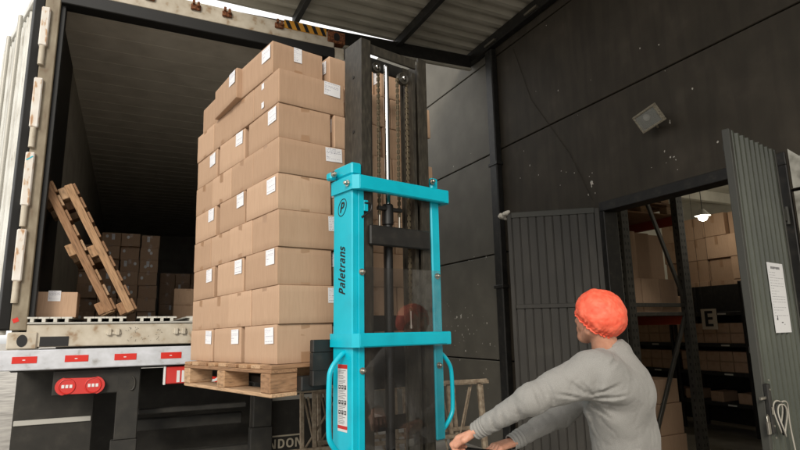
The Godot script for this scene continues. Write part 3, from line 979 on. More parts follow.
	for x in [0.3, 0.75]:
		var b := MB.new()
		b.tube([Vector3(x, 0.0, -0.07), Vector3(x, 2.5, -0.07)], 0.017, 10)
		part(door, "lock_rod", b.mesh(), M.alu)
	# right door, swung round the other side (hidden behind the load from the yard)
	var d2 := Vector3(sin(a), 0, -cos(a))
	var door2 := part(c, "door", corrugated(1.1, 2.50, 0.19, 0.036, 0.003), M.cont_white, Transform3D(Basis(d2, Vector3.UP, d2.cross(Vector3.UP)), Vector3(W + 0.075, 0.16, -0.12)), "white corrugated container door on the far side")
	part(door2, "door_rail", bxm(-0.001, 1.101, 2.502, 2.56, -0.045, 0.02, 0.004), M.cont_white)

func make_trailer() -> void:
	var t := thing("trailer_chassis", "container trailer chassis with a white bumper bar bearing red reflectors", "trailer", at(Vector3(0.495, 0, REAR)))
	var X := -0.495
	var bump := part(t, "bumper", bxm(-1.285, 1.285, 1.215, 1.349, 0.025, 0.105, 0.006), M.bumper)
	for k in 8:
		var x := -1.178 + k * 0.306
		var b := MB.new()
		b.bx(x, x + 0.143, 1.262, 1.307, 0.1055, 0.108, 0.002)
		var r := part(bump, "reflector", b.mesh(), M.red_reflect)
		var bb := MB.new()
		bb.bx(x + 0.06, x + 0.076, 1.281, 1.287, 0.1082, 0.1086)
		part(bump, "reflector_mark", bb.mesh(), M.white_reflect)
	part(t, "rear_beam", bxm(-1.2, 1.2, 1.20, 1.345, -0.3, 0.020, 0.01), M.chassis)
	for x in [-0.5, 0.5]:
		part(t, "frame_rail", bxm(x - 0.06, x + 0.06, 1.0, 1.34, -11.5, -0.31, 0.01), M.chassis)
	for z in [-0.9, -2.2, -3.5, -5.0, -7.0, -9.0, -11.0]:
		part(t, "cross_member", bxm(-1.15, 1.15, 1.15, 1.335, z - 0.06, z + 0.06, 0.01), M.chassis)
	# underrun guard: two posts and low cross bars
	for q in [[-0.535, -0.385], [0.447, 0.597]]:
		var b := MB.new()
		b.bx(q[0], q[1], 0.70, 1.212, -0.05, 0.02, 0.006)
		b.bx(q[0] - 0.02, q[1] + 0.004, 0.42, 0.70, -0.06, 0.03, 0.006)
		var p := part(t, "guard_post", b.mesh(), M.chassis)
		var rb := MB.new()
		var pts := []
		for i in 17:
			var a := PI * 1.15 * i / 16.0 - PI * 0.62
			pts.append(Vector3(q[1] - 0.055 + 0.02 * cos(a), 1.09 + 0.045 * sin(a), 0.026))
		rb.tube(pts, 0.006, 6)
		part(p, "tow_ring", rb.mesh(), M.rack)
	part(t, "guard_bar", bxm(-1.15, 1.15, 0.42, 0.56, -0.20, -0.08, 0.01), M.chassis)
	part(t, "guard_bar", bxm(-0.38, 0.44, 0.83, 0.87, -0.30, -0.24, 0.006), M.chassis)
	part(t, "guard_bar", bxm(-0.38, 0.44, 0.68, 0.77, -0.5, -0.42, 0.006), M.chassis)
	# lamps
	var lamp := part(t, "lamp_bracket", bxm(-0.94, -0.50, 1.03, 1.20, -0.02, 0.018, 0.006), M.chassis)
	var body := MB.new()
	var pts := PackedVector2Array()
	for i in 40:
		var a := TAU * i / 40.0
		var sx := 0.085 * signf(cos(a))
		var waist := 0.062 - 0.010 * (1.0 - smoothstep(0.0, 0.35, absf(cos(a))))
		pts.append(Vector2(-0.768 + sx + 0.068 * cos(a), 1.094 + waist * sin(a)))
	body.prism(at(Vector3(0, 0, 0.019)), pts, 0.04)
	var tl := part(lamp, "tail_lamp", body.mesh(), M.lamp_red)
	for s in [-1.0, 1.0]:
		var lb := MB.new()
		lb.lathe(Transform3D(Basis(Vector3.RIGHT, Vector3(0, 0, 1), Vector3(0, -1, 0)), Vector3(-0.768 + s * 0.08, 1.094, 0.0592)), [Vector2(0.055, 0.0), Vector2(0.052, 0.006), Vector2(0.048, 0.007), Vector2(0.045, 0.002), Vector2(0.0, 0.002)], 24)
		part(lamp, "lamp_lens", lb.mesh(), M.lamp_red)
		for k in 3:
			var b := MB.new()
			var cx: float = -0.768 + s * 0.08 + (k - 1) * 0.024
			b.box(at(Vector3(cx, 1.094, 0.0625)), Vector3(0.017, 0.022, 0.003), 0.002)
			part(lamp, "lamp_window", b.mesh(), M.white_reflect)
	var l2 := part(t, "lamp_box", bxm(-0.215, -0.075, 1.075, 1.20, 0.02, 0.07, 0.006), M.lamp_red)
	part(l2, "lamp_frame", bxm(-0.232, -0.2155, 1.07, 1.205, 0.018, 0.074, 0.003), M.white_reflect)
	for x in [-0.14, -0.105]:
		part(l2, "lamp_strip", bxm(x, x + 0.022, 1.085, 1.17, 0.0705, 0.072), M.white_reflect)
	var pl := part(t, "number_plate", bxm(0.03, 0.20, 1.06, 1.20, 0.022, 0.03, 0.003), M.red_reflect)
	part(pl, "number", text_mesh("'9", 0.15, 0.001), M.white_reflect, at(Vector3(0.122, 1.125, 0.0306)))
	var l3 := part(t, "lamp_bracket", bxm(0.72, 1.1, 1.03, 1.20, -0.02, 0.018, 0.006), M.chassis)
	part(l3, "tail_lamp", body.mesh(), M.lamp_red, at(Vector3(1.65, 0, 0)))
	# mud flaps
	part(t, "added_shade_panel", bxm(-1.18, 1.18, 0.20, 1.149, -0.80, -0.785, 0.004), M.rubber)  # dark sheet added to stand in for the shade under the trailer
	var f1 := part(t, "mud_flap", bxm(-1.20, -0.69, 0.30, 1.19, -0.34, -0.322, 0.004), M.rubber)
	part(f1, "flap_strip", bxm(-1.19, -0.70, 0.805, 0.842, -0.3215, -0.31, 0.003), M.alu)
	var f2 := part(t, "mud_flap", bxm(0.44, 1.16, 0.22, 1.0, -0.09, -0.075, 0.004), M.rubber)
	part(f2, "flap_strip", bxm(0.6, 1.155, 0.885, 0.922, -0.0745, -0.062, 0.003), M.alu)
	var np := part(f2, "name_border", bxm(0.45, 0.875, 0.475, 0.61, -0.0745, -0.071, 0.002), M.sign_board)
	part(f2, "name_field", bxm(0.462, 0.863, 0.487, 0.598, -0.0708, -0.070), M.rubber)
	part(f2, "lettering", text_mesh("RANDON", 0.098, 0.0015), M.sign_board, at(Vector3(0.672, 0.543, -0.069)))
	# wheels
	for z in [-1.3, -2.55]:
		for x in [-0.93, 0.93]:
			var b := MB.new()
			var tx := Transform3D(Basis(Vector3(0, 0, 1), Vector3(1, 0, 0), Vector3(0, 1, 0)), Vector3(x, 0.5, z))
			b.lathe(tx, [Vector2(0.28, -0.14), Vector2(0.44, -0.15), Vector2(0.495, -0.11), Vector2(0.5, 0.0), Vector2(0.495, 0.11), Vector2(0.44, 0.15), Vector2(0.28, 0.14)], 28)
			var wh := part(t, "wheel", b.mesh(), M.rubber)
			var r := MB.new()
			r.lathe(tx, [Vector2(0.0, 0.03), Vector2(0.12, 0.05), Vector2(0.2, 0.02), Vector2(0.28, 0.10), Vector2(0.28, -0.12), Vector2(0.1, -0.06), Vector2(0.0, -0.06)], 24)
			part(wh, "rim", r.mesh(), M.alu)
		part(t, "axle", bxm(-0.78, 0.78, 0.43, 0.57, z - 0.07, z + 0.07, 0.02), M.chassis)
		for x in [-0.5, 0.5]:
			part(t, "axle_hanger", bxm(x - 0.05, x + 0.05, 0.571, 0.999, z - 0.08, z + 0.08, 0.01), M.chassis)
	# landing legs at the far end
	for x in [-0.6, 0.6]:
		part(t, "landing_leg", bxm(x - 0.06, x + 0.06, 0.0, 1.149, -9.06, -8.94, 0.01), M.chassis)

# ---------------------------------------------------------------- pallets and cartons
func make_pallet() -> Node3D:
	var p := Node3D.new()
	p.name = "pallet"
	add_child(p, true)
	rng.seed = 61
	var zb := [-0.55, -0.42, -0.28, -0.14, 0.0, 0.14, 0.28, 0.42, 0.55]
	for k in zb.size():
		var w := 0.10
		part(p, "deck_board", bxm(-0.5 + rng.randf_range(0, 0.008), 0.5 - rng.randf_range(0, 0.008), 0.126, 0.145, zb[k] - w / 2, zb[k] + w / 2, 0.003), M["wood_x%d" % (k * 2 % 3)])
	for x in [-0.427, 0.0, 0.427]:
		part(p, "stringer", bxm(x - 0.07, x + 0.07, 0.1075, 0.1255, -0.6, 0.6, 0.003), M["wood_z%d" % rng.randi_range(0, 2)])
		part(p, "skid", bxm(x - 0.068, x + 0.068, 0.0, 0.018, -0.6, 0.6, 0.003), M["wood_z%d" % rng.randi_range(0, 2)])
		for z in [-0.545, 0.0, 0.545]:
			part(p, "block", bxm(x - 0.072, x + 0.072, 0.0185, 0.107, z - 0.05, z + 0.05, 0.004), M["block%d" % rng.randi_range(0, 2)])
	return p

func tell(o: Node3D, label: String, category: String, group := "") -> void:
	o.set_meta("label", label)
	o.set_meta("category", category)
	if group:
		o.set_meta("group", group)

var carton_meshes := []
var label_mats := []
const CL := 0.404
const CW := 0.314
const CH := 0.1895

func make_carton(called: String, xf: Transform3D, variant: int, tag: int, body_mat: Material = null) -> Node3D:
	# long side along x, sticker on the +z long side near its +x top corner; origin at the base centre
	var o := Node3D.new()
	o.name = called
	add_child(o, true)
	o.transform = xf
	var m: Material = body_mat if body_mat else M["card%d" % (variant % 3)]
	part(o, "body", carton_meshes[(variant * 5 + tag) % carton_meshes.size()], m, at(Vector3(0, CH / 2, 0)))
	for s in [-1.0, 1.0]:
		part(o, "tape", cache_mesh("tape_top", func(): return bxm(-0.0006, 0.0006, -0.055, 0.0, -0.025, 0.025)), M.tape, at(Vector3(s * (CL / 2 + 0.0004), CH - 0.003, 0)))
		part(o, "tape", cache_mesh("tape_low", func(): return bxm(-0.0006, 0.0006, 0.0, 0.05, -0.025, 0.025)), M.tape, at(Vector3(s * (CL / 2 + 0.0004), 0.003, 0)))
	part(o, "tape", cache_mesh("tape_run", func(): return bxm(-CL / 2 + 0.004, CL / 2 - 0.004, 0.0, 0.0012, -0.025, 0.025)), M.tape, at(Vector3(0, CH + 0.0006, 0)))
	if tag >= 0:
		var w := 0.078
		var h := 0.082
		var dx := rng.randf_range(-0.012, 0.012)
		part(o, "sticker", cache_mesh("sticker", func(): return face_quad(0.104, 0.078)), label_mats[tag % label_mats.size()], Transform3D(Basis.from_euler(Vector3(0, 0, rng.randf_range(-0.04, 0.04))), Vector3(CL / 2 - 0.07 + dx, CH - 0.05 + rng.randf_range(-0.006, 0.006), CW / 2 + 0.0042)))
	return o

func cache_mesh(key: String, make: Callable) -> Mesh:
	if not cache.has(key):
		cache[key] = make.call()
	return cache[key]

func make_load() -> void:
	for k in 7:
		carton_meshes.append(soft_box(Vector3(CL, CH, CW), 0.0045, 70 + k, 0.0055))
	for k in 4:
		label_mats.append(print_tex(label_image(80 + k, 96, 72)))
	var axes := Basis.from_euler(Vector3(deg_to_rad(-0.98), deg_to_rad(LOAD_YAW), deg_to_rad(0.78)))
	var T := Transform3D(axes, LOAD_AT)
	var p := make_pallet()
	p.transform = T * rot(Vector3(0.432, -0.146, -0.565), 0.9)
	tell(p, "wooden pallet raised on the stacker's forks under the carton load", "pallet")
	rng.seed = 91
	var ord := ["bottom", "second", "third", "fourth", "fifth", "sixth", "seventh", "eighth", "top"]
	var step := 0.1905
	var gr := "cartons of the palletised load"
	for layer in 9:
		var y := layer * step
		var name_l: String = ord[layer]
		if layer % 2 == 0:           # three rows of three, long side towards the trailer
			for c in 3:
				for r in 3:
					if c == 1 and r > 0:
						continue
					var x := CW / 2 + c * (CW + 0.022) + rng.randf_range(-0.004, 0.004)
					var z := -CL / 2 - r * (CL + 0.026) + rng.randf_range(-0.006, 0.006)
					var yaw := rng.randf_range(-0.7, 0.7)
					if c == 0 and r > 0:
						z += [0.0, rng.randf_range(-0.012, 0.012), rng.randf_range(-0.006, 0.006)][r]
					if layer == 8:
						if c == 0 and r == 0:
							x -= 0.006; z -= 0.08; yaw = 1.0
						elif c == 0 and r == 1:
							x -= 0.035; z -= 0.035; yaw = -2.5
						elif c == 0:
							x += 0.012; z += 0.05; yaw = -1.0
						elif c == 1:
							z -= 0.06
					var o := make_carton("carton", T * rot(Vector3(x, y, z), -90.0 + yaw), rng.randi_range(0, 11), rng.randi_range(0, 3))
					if c == 0 and layer < 8:
						o.scale = Vector3(0.955, 1.0, 1.0)
					if layer == 8 and c == 0 and r == 0:
						part(o, "sticker", cache_mesh("end_sticker", func(): return face_quad(0.05, 0.085)), label_mats[1], Transform3D(Basis(Vector3.UP, PI / 2), Vector3(CL / 2 + 0.0046, CH - 0.046, 0.005)))
					var where: String = ["at its corner nearest the yard", "middle of the yard-corner row", "far end of the yard-corner row"][r] if c == 0 else (["behind the mast on the yard-facing side", "", ""][r] if c == 1 else ["on the warehouse-side corner behind the mast", "in the middle of the warehouse side", "on the far warehouse-side corner"][r])
					tell(o, "carton in the %s layer of the load, %s" % [name_l, where], "carton", gr)
		else:                        # four across the left, ends outward; two rows turned on the right
			for r in 4:
				var z := -CW / 2 - r * (CW + 0.0035)
				var o := make_carton("carton", T * rot(Vector3(CL / 2 + rng.randf_range(-0.002, 0.003), y, z), rng.randf_range(-0.3, 0.3)), rng.randi_range(0, 11), rng.randi_range(0, 3))
				if layer == 7 and r == 0:
					for q in [[0.03, 0.155], [0.03, 0.045]]:
						part(o, "sticker", cache_mesh("small_sticker", func(): return face_quad(0.032, 0.034)), label_mats[2], Transform3D(Basis(Vector3.UP, -PI / 2), Vector3(-CL / 2 - 0.0046, q[1], q[0] - 0.06)))
				var where: String = ["on the corner facing the yard", "second from the yard-facing corner", "third from the yard-facing corner", "at the far end, end-on"][r]
				tell(o, "carton in the %s layer of the load, %s" % [name_l, where], "carton", gr)
			for c in 2:
				for r in 3:
					if c == 0 and r > 0:
						continue
					var o := make_carton("carton", T * rot(Vector3(CL + 0.014 + CW / 2 + c * (CW + 0.006), y, -CL / 2 - r * (CL + 0.026)), -90.0 + rng.randf_range(-0.4, 0.4)), rng.randi_range(0, 11), rng.randi_range(0, 3))
					var where: String = [["behind the mast on the yard-facing side", "", ""], ["on the warehouse-side corner behind the mast", "in the middle of the warehouse side", "on the far warehouse-side corner"]][c][r]
					tell(o, "carton in the %s layer of the load, %s" % [name_l, where], "carton", gr)
	# goods inside the container ------------------------------------------------
	var fy := 1.5745
	var near := make_carton("carton", rot(Vector3(-0.514, fy, -5.0), 0.0), 1, -1)
	part(near, "sticker", cache_mesh("sticker", func(): return face_quad(0.104, 0.078)), label_mats[0], at(Vector3(0.01, CH - 0.03, CW / 2 + 0.0042)))
	tell(near, "single brown carton standing just inside the container beside the leaning pallets", "carton")
	near.scale = Vector3(0.78, 1.0, 0.8)
	var lean := deg_to_rad(27.5)
	var B := Basis(Vector3(0, 0, -1), Vector3(cos(lean), sin(lean), 0), Vector3(sin(lean), -cos(lean), 0))
	for k in 2:
		var q: Node3D = p.duplicate()
		q.name = "pallet"
		add_child(q, true)
		# lower end rests on the floor, upper end against the wall or the first pallet
		var foot := Vector3(-0.215 + k * 0.145, fy + 0.0, -5.30 - k * 0.02)
		var low_corner := B * Vector3(0, 0.0, 0.6 * 0.9)
		q.transform = Transform3D(B * Basis.from_scale(Vector3(1, 1, 0.9)), foot - low_corner + Vector3(0, 0.0, 0))
		tell(q, ["worn wooden pallet leaning against the container's inner wall", "reddish wooden pallet leaning on another pallet inside the container"][k], "pallet")
		for ch in q.get_children():
			if ch.name.begins_with("skid"):
				q.remove_child(ch)
				ch.queue_free()
		part(q, "edge_board", bxm(-0.517, -0.5005, 0.068, 0.124, -0.6, 0.6, 0.003), M["wood_z%d" % (1 - k)])
		if k == 1:
			var n := 0
			for ch in q.get_children():
				if ch.name.begins_with("deck_board"):
					n += 1
					ch.material_override = M["wood_x1"]
	rng.seed = 97
	var gi := "cartons stacked deep inside the container"
	var sticker_round := MB.new()
	sticker_round.disc(Transform3D(Basis(Vector3.RIGHT, Vector3(0, 0, 1), Vector3(0, -1, 0)), Vector3.ZERO), 0.024, 0.001, 14)
	var srm := sticker_round.mesh()
	for col in 7:
		var deep := -9.3 if col < 4 else -11.2
		var x := -0.56 + col * 0.262 + (0.0 if col < 4 else 0.12)
		for row in 7:
			if (col >= 4 and row > 4) or (col == 0 and row > 5):
				continue
			var o := make_carton("carton", rot(Vector3(x + rng.randf_range(-0.008, 0.008), fy + row * step, deep + rng.randf_range(-0.06, 0.06)), 90.0 + rng.randf_range(-2, 2)), rng.randi_range(0, 11), -1)
			o.scale = Vector3(1.0, 1.0, 0.8)
			for k in rng.randi_range(0, 2) if col < 4 else 0:
				part(o, "round_sticker", srm, M.white_reflect, Transform3D(Basis(Vector3.UP, PI / 2), Vector3(-CL / 2 - 0.006, rng.randf_range(0.04, 0.16), rng.randf_range(-0.12, 0.12))))
			if rng.randf() < 0.4:
				part(o, "sticker", cache_mesh("end_sticker", func(): return face_quad(0.05, 0.085)), label_mats[row % 4], Transform3D(Basis(Vector3.UP, -PI / 2), Vector3(-CL / 2 - 0.0062, 0.13, rng.randf_range(-0.09, 0.09))))
			tell(o, "dim carton deep in the container, %s tier, %s column from the leaning pallets" % [["bottom", "second", "third", "fourth", "fifth", "sixth", "seventh"][row], ["first", "second", "third", "fourth", "fifth", "sixth", "seventh"][col]], "carton", gi)
	for row in 2:
		var o := make_carton("carton", rot(Vector3(0.62, fy + row * step, -7.2), 90.0), row, -1)
		tell(o, "loose brown carton on the container floor behind the load, %s of two" % ["lower", "upper"][row], "carton")

# ---------------------------------------------------------------- stacker
func make_stacker() -> void:
	var S := Transform3D(Basis(Vector3.UP, deg_to_rad(LOAD_YAW)), Vector3(LOAD_AT.x, 0, LOAD_AT.z))
	var s := thing("pallet_stacker", "turquoise pallet stacker with a tall black mast holding the carton load", "stacker", S)
	var up := Basis(Vector3.RIGHT, Vector3(0, 0, 1), Vector3(0, -1, 0))     # polygon (x, z) pushed upwards from the top down
	# mast channels (C sections)
	for e in 2:
		var x0 := 0.287 if e == 0 else 0.728
		var sg := 1.0 if e == 0 else -1.0
		var poly := PackedVector2Array([Vector2(x0, 0.137), Vector2(x0 + sg * 0.057, 0.137), Vector2(x0 + sg * 0.057, 0.152), Vector2(x0 + sg * 0.016, 0.152), Vector2(x0 + sg * 0.016, 0.280), Vector2(x0 + sg * 0.057, 0.280), Vector2(x0 + sg * 0.057, 0.295), Vector2(x0, 0.295)])
		var b := MB.new()
		b.prism(Transform3D(up, Vector3(0, 2.945, 0)), poly, 2.825)
		var ch := part(s, "mast_channel", b.mesh(), M.mast)
		for y in [0.5, 0.9, 1.3, 2.45, 2.75]:
			var bb := MB.new()
			bb.disc(Transform3D(Basis(Vector3.UP, Vector3.RIGHT, Vector3(0, 0, -1)), Vector3(x0 - sg * 0.001, y, 0.22)), 0.009, 0.004, 10)
			part(ch, "weld_plug", bb.mesh(), M.black_steel)
	for e in 2:
		var x0 := 0.350 if e == 0 else 0.665
		var sg := 1.0 if e == 0 else -1.0
		var poly := PackedVector2Array([Vector2(x0, 0.160), Vector2(x0 + sg * 0.02, 0.160), Vector2(x0 + sg * 0.02, 0.172), Vector2(x0 + sg * 0.012, 0.172), Vector2(x0 + sg * 0.012, 0.258), Vector2(x0 + sg * 0.02, 0.258), Vector2(x0 + sg * 0.02, 0.270), Vector2(x0, 0.270)])
		var b := MB.new()
		b.prism(Transform3D(up, Vector3(0, 2.86, 0)), poly, 2.6)
		part(s, "inner_channel", b.mesh(), M.mast)
	var tb := MB.new()
	tb.bx(0.345, 0.670, 2.885, 2.94, 0.262, 0.276, 0.003)
	part(s, "top_crossbar", tb.mesh(), M.mast)
	part(s, "top_crossbar", bxm(0.345, 0.670, 2.87, 2.94, 0.140, 0.158, 0.003), M.black_steel)
	# sprockets and chains
	for q in [[0.420, 2.838, 0.028], [0.604, 2.825, 0.036]]:
		var b := MB.new()
		var tx := Transform3D(Basis(Vector3.RIGHT, Vector3(0, 0, 1), Vector3(0, -1, 0)), Vector3(q[0], q[1], 0.235))
		b.lathe(tx, [Vector2(0.0, -0.012), Vector2(q[2], -0.012), Vector2(q[2], -0.006), Vector2(q[2] - 0.006, 0.0), Vector2(q[2], 0.006), Vector2(q[2], 0.012), Vector2(q[2] - 0.004, 0.014), Vector2(q[2] * 0.62, 0.010), Vector2(0, 0.010)], 24)
		var sp := part(s, "chain_wheel", b.mesh(), M.mast)
		var h := MB.new()
		h.lathe(tx, [Vector2(0.011, 0.008), Vector2(0.011, 0.020), Vector2(0.007, 0.024), Vector2(0, 0.024)], 14)
		part(sp, "hub", h.mesh(), M.chrome)
	for q in [[0.436, 2.04, 2.83], [0.566, 2.04, 2.82], [0.632, 1.55, 2.82]]:
		var b := MB.new()
		var y: float = q[1]
		var k := 0
		while y < q[2]:
			if k % 2 == 0:
				for dz in [-0.0055, 0.0055]:
					b.box(at(Vector3(q[0], y, 0.235 + dz)), Vector3(0.015, 0.021, 0.002), 0.0008)
			else:
				b.box(at(Vector3(q[0], y, 0.235)), Vector3(0.010, 0.015, 0.006), 0.0008)
				for dy in [-0.0065, 0.0065]:
					b.disc(Transform3D(Basis(Vector3.RIGHT, Vector3(0, 0, 1), Vector3(0, -1, 0)), Vector3(q[0], y + dy, 0.235)), 0.0036, 0.016, 6)
			y += 0.016
			k += 1
		part(s, "chain", b.mesh(), M.chain)
		var an := MB.new()
		an.tube([Vector3(q[0], q[1] - 0.10, 0.235), Vector3(q[0], q[1], 0.235)], 0.006, 8)
		an.disc(at(Vector3(q[0], q[1] - 0.09, 0.235)), 0.011, 0.018, 6)
		part(s, "chain_anchor", an.mesh(), M.zinc)
	# lift cylinder
	var rod := MB.new()
	rod.tube([Vector3(0.497, 2.09, 0.225), Vector3(0.497, 2.84, 0.225), Vector3(0.497, 2.875, 0.225)], 0.0155, 18)
	part(s, "piston_rod", rod.mesh(), M.chrome)
	var cyl := MB.new()
	cyl.lathe(at(Vector3(0.497, 0, 0.225)), [Vector2(0, 0.14), Vector2(0.024, 0.14), Vector2(0.024, 1.98), Vector2(0.03, 1.985), Vector2(0.03, 2.085), Vector2(0.026, 2.092), Vector2(0.013, 2.092)], 20)
	part(s, "lift_cylinder", cyl.mesh(), M.plastic)
	part(s, "anchor_yoke", bxm(0.425, 0.58, 2.055, 2.075, 0.223, 0.247, 0.003), M.black_steel)
	var cbar := MB.new()
	cbar.bx(0.318, 0.705, 1.855, 1.955, 0.2965, 0.322, 0.008)
	part(s, "mast_brace", cbar.mesh(), M.black_steel)
	part(s, "mast_brace", bxm(0.304, 0.711, 0.95, 1.02, 0.142, 0.16, 0.004), M.black_steel)
	part(s, "mast_brace", bxm(0.304, 0.711, 1.44, 1.52, 0.142, 0.16, 0.004), M.black_steel)
	part(s, "mast_brace", bxm(0.304, 0.711, 0.25, 0.40, 0.142, 0.16, 0.004), M.black_steel)
	# turquoise guard frame
	part(s, "frame_post", bxm(0.225, 0.283, 0.86, 2.20, 0.130, 0.300, 0.006), M.teal)
	part(s, "frame_post", bxm(0.734, 0.793, 0.895, 2.20, 0.243, 0.300, 0.006), M.teal)
	part(s, "post_lip", bxm(0.2575, 0.290, 0.895, 2.12, 0.3005, 0.308, 0.003), M.teal)
	for q in [[2.118, 2.190, 0.214, 0.842], [1.368, 1.433, 0.212, 0.826]]:
		var b := MB.new()
		b.bx(q[2] + 0.025, q[3] - 0.012, q[0], q[1], 0.3085, 0.345, 0.006)
		b.prism(Transform3D(up, Vector3(0, q[1] - 0.001, 0)), PackedVector2Array([Vector2(q[2], 0.125), Vector2(q[2] + 0.034, 0.125), Vector2(q[2] + 0.034, 0.309), Vector2(q[2] + 0.048, 0.344), Vector2(q[2] + 0.026, 0.344), Vector2(q[2], 0.318)]), q[1] - q[0] - 0.002)
		b.prism(Transform3D(up, Vector3(0, q[1] - 0.001, 0)), PackedVector2Array([Vector2(q[3], 0.245), Vector2(q[3] - 0.034, 0.245), Vector2(q[3] - 0.034, 0.309), Vector2(q[3] - 0.048, 0.344), Vector2(q[3] - 0.02, 0.344), Vector2(q[3], 0.325)]), q[1] - q[0] - 0.002)
		part(s, "guard_bar", b.mesh(), M.teal)
	var bk := MB.new()
	bk.bx(0.225, 0.286, 2.2005, 2.262, 0.128, 0.298, 0.008)
	bk.bx(0.2865, 0.326, 2.205, 2.25, 0.235, 0.285, 0.008)
	bk.bx(0.185, 0.2245, 2.195, 2.235, 0.118, 0.165, 0.008)
	part(s, "top_bracket", bk.mesh(), M.teal)
	bk = MB.new()
	bk.bx(0.75, 0.80, 2.2005, 2.265, 0.25, 0.29, 0.008)
	part(s, "top_bracket", bk.mesh(), M.teal)
	for q in [[Vector3(0.334, 2.232, 0.262), Vector3(1, 0, 0)], [Vector3(0.202, 2.222, 0.172), Vector3(0, 0, 1)], [Vector3(0.752, 2.24, 0.298), Vector3(0, 0, 1)], [Vector3(0.206, 2.152, 0.285), Vector3(-1, 0, 0.1)], [Vector3(0.274, 1.72, 0.313), Vector3(0, 0, 1)], [Vector3(0.762, 1.722, 0.305), Vector3(0, 0, 1)], [Vector3(0.276, 1.262, 0.313), Vector3(0, 0, 1)], [Vector3(0.758, 1.262, 0.305), Vector3(0, 0, 1)]]:
		var b := MB.new()
		var d: Vector3 = (q[1] as Vector3).normalized()
		var sd := d.cross(Vector3.UP).normalized()
		b.lathe(Transform3D(Basis(sd, d, sd.cross(d)), q[0]), [Vector2(0.016, -0.006), Vector2(0.016, 0.0), Vector2(0.010, 0.001), Vector2(0.010, 0.014), Vector2(0.006, 0.019), Vector2(0, 0.02)], 12)
		part(s, "bolt", b.mesh(), M.zinc)
	# grab handles, bent tube
	var hr := MB.new()
	hr.tube(arc([Vector3(0.786, 1.325, 0.27), Vector3(0.815, 1.315, 0.27), Vector3(0.868, 1.255, 0.27), Vector3(0.876, 1.20, 0.27), Vector3(0.876, 1.05, 0.27), Vector3(0.868, 1.005, 0.27), Vector3(0.815, 0.945, 0.27), Vector3(0.786, 0.935, 0.27)]), 0.0115, 12)
	part(s, "grab_handle", hr.mesh(), M.teal)
	var hl := MB.new()
	hl.tube(arc([Vector3(0.232, 1.345, 0.235), Vector3(0.21, 1.34, 0.235), Vector3(0.150, 1.275, 0.235), Vector3(0.142, 1.22, 0.235), Vector3(0.142, 1.0, 0.235), Vector3(0.150, 0.95, 0.235), Vector3(0.21, 0.885, 0.235), Vector3(0.232, 0.88, 0.235)]), 0.0125, 12)
	part(s, "grab_handle", hl.mesh(), M.teal)
	# clear guard sheet
	part(s, "clear_shield", bxm(-0.228, 0.228, 0.90, 1.745, -0.0015, 0.0015), M.shield, rot(Vector3(0.520, 0, 0.3235), -4.4), "scratched clear plastic guard sheet reflecting the worker")
	# lettering on the post's outer side, reading upwards
	var side := Basis(Vector3(0, 1, 0), Vector3(0, 0, -1), Vector3(-1, 0, 0))      # text x -> up, text y -> away, facing -x
	var shear := Basis(Vector3(1, 0, 0), Vector3(0.28, 1, 0), Vector3(0, 0, 1))
	part(s, "lettering", text_mesh("Paletrans", 0.078, 0.0012), M.ink, Transform3D(side * shear * Basis.from_scale(Vector3(0.66, 1.0, 1.0)), Vector3(0.2243, 1.735, 0.214)))
	part(s, "emblem", text_mesh("P", 0.07, 0.0012), M.ink, Transform3D(Basis(Vector3(0, 0, 1), Vector3(0, 1, 0), Vector3(-1, 0, 0)) * shear, Vector3(0.2243, 2.045, 0.214)))
	var ring := MB.new()
	var rp := []
	for i in 25:
		var a := TAU * i / 24.0
		rp.append(Vector3(0.2245, 2.045 + 0.042 * sin(a), 0.214 + 0.036 * cos(a) + 0.010 * sin(a)))
	ring.tube(rp, 0.0022, 5, false)
	part(s, "emblem_ring", ring.mesh(), M.ink)
	# warning sticker, printed
	var im := Image.create(96, 320, false, Image.FORMAT_RGB8)
	im.fill(Color(0.82, 0.82, 0.82))
	im.fill_rect(Rect2i(0, 0, 96, 20), Color(0.72, 0.16, 0.14))
	im.fill_rect(Rect2i(0, 292, 96, 16), Color(0.72, 0.16, 0.14))
	rng.seed = 12
	for r in 11:
		var y := 28 + r * 24
		if r in [3, 6, 8]:
			for k in 3:
				im.fill_rect(Rect2i(8 + k * 28, y, 22, 20), Color(0.25, 0.25, 0.26))
				im.fill_rect(Rect2i(13 + k * 28, y + 5, 10, rng.randi_range(4, 10)), Color(0.8, 0.8, 0.8))
		else:
			for l in 3:
				im.fill_rect(Rect2i(8, y + l * 7, rng.randi_range(45, 80), 3), Color(0.45, 0.45, 0.46))
	part(s, "warning_sticker", face_quad(0.082, 0.30), print_tex(im), Transform3D(Basis(Vector3(0, 0, 1), Vector3(0, 1, 0), Vector3(-1, 0, 0)), Vector3(0.2244, 1.140, 0.220)), "white safety sticker with red ends and pictograms")
	# small hose guide
	var hk := MB.new()
	hk.tube(arc([Vector3(0.292, 2.06, 0.306), Vector3(0.33, 2.062, 0.314), Vector3(0.332, 2.04, 0.314), Vector3(0.325, 2.02, 0.314), Vector3(0.30, 2.005, 0.312), Vector3(0.275, 1.985, 0.309)]), 0.005, 8)
	part(s, "hose_guide", hk.mesh(), M.plastic)
	part(s, "hose_bracket", bxm(0.29, 0.315, 2.02, 2.075, 0.301, 0.309, 0.003), M.teal)
	# carriage and forks
	var cp := MB.new()
	cp.bx(0.125, 0.89, 1.19, 1.262, 0.082, 0.118, 0.004)
	cp.bx(0.125, 0.89, 1.345, 1.405, 0.082, 0.118, 0.004)
	cp.bx(0.125, 0.245, 1.2625, 1.3445, 0.086, 0.116, 0.0)
	cp.bx(0.77, 0.89, 1.2625, 1.3445, 0.086, 0.116, 0.0)
	cp.bx(0.345, 0.67, 1.15, 1.42, 0.1185, 0.136, 0.004)
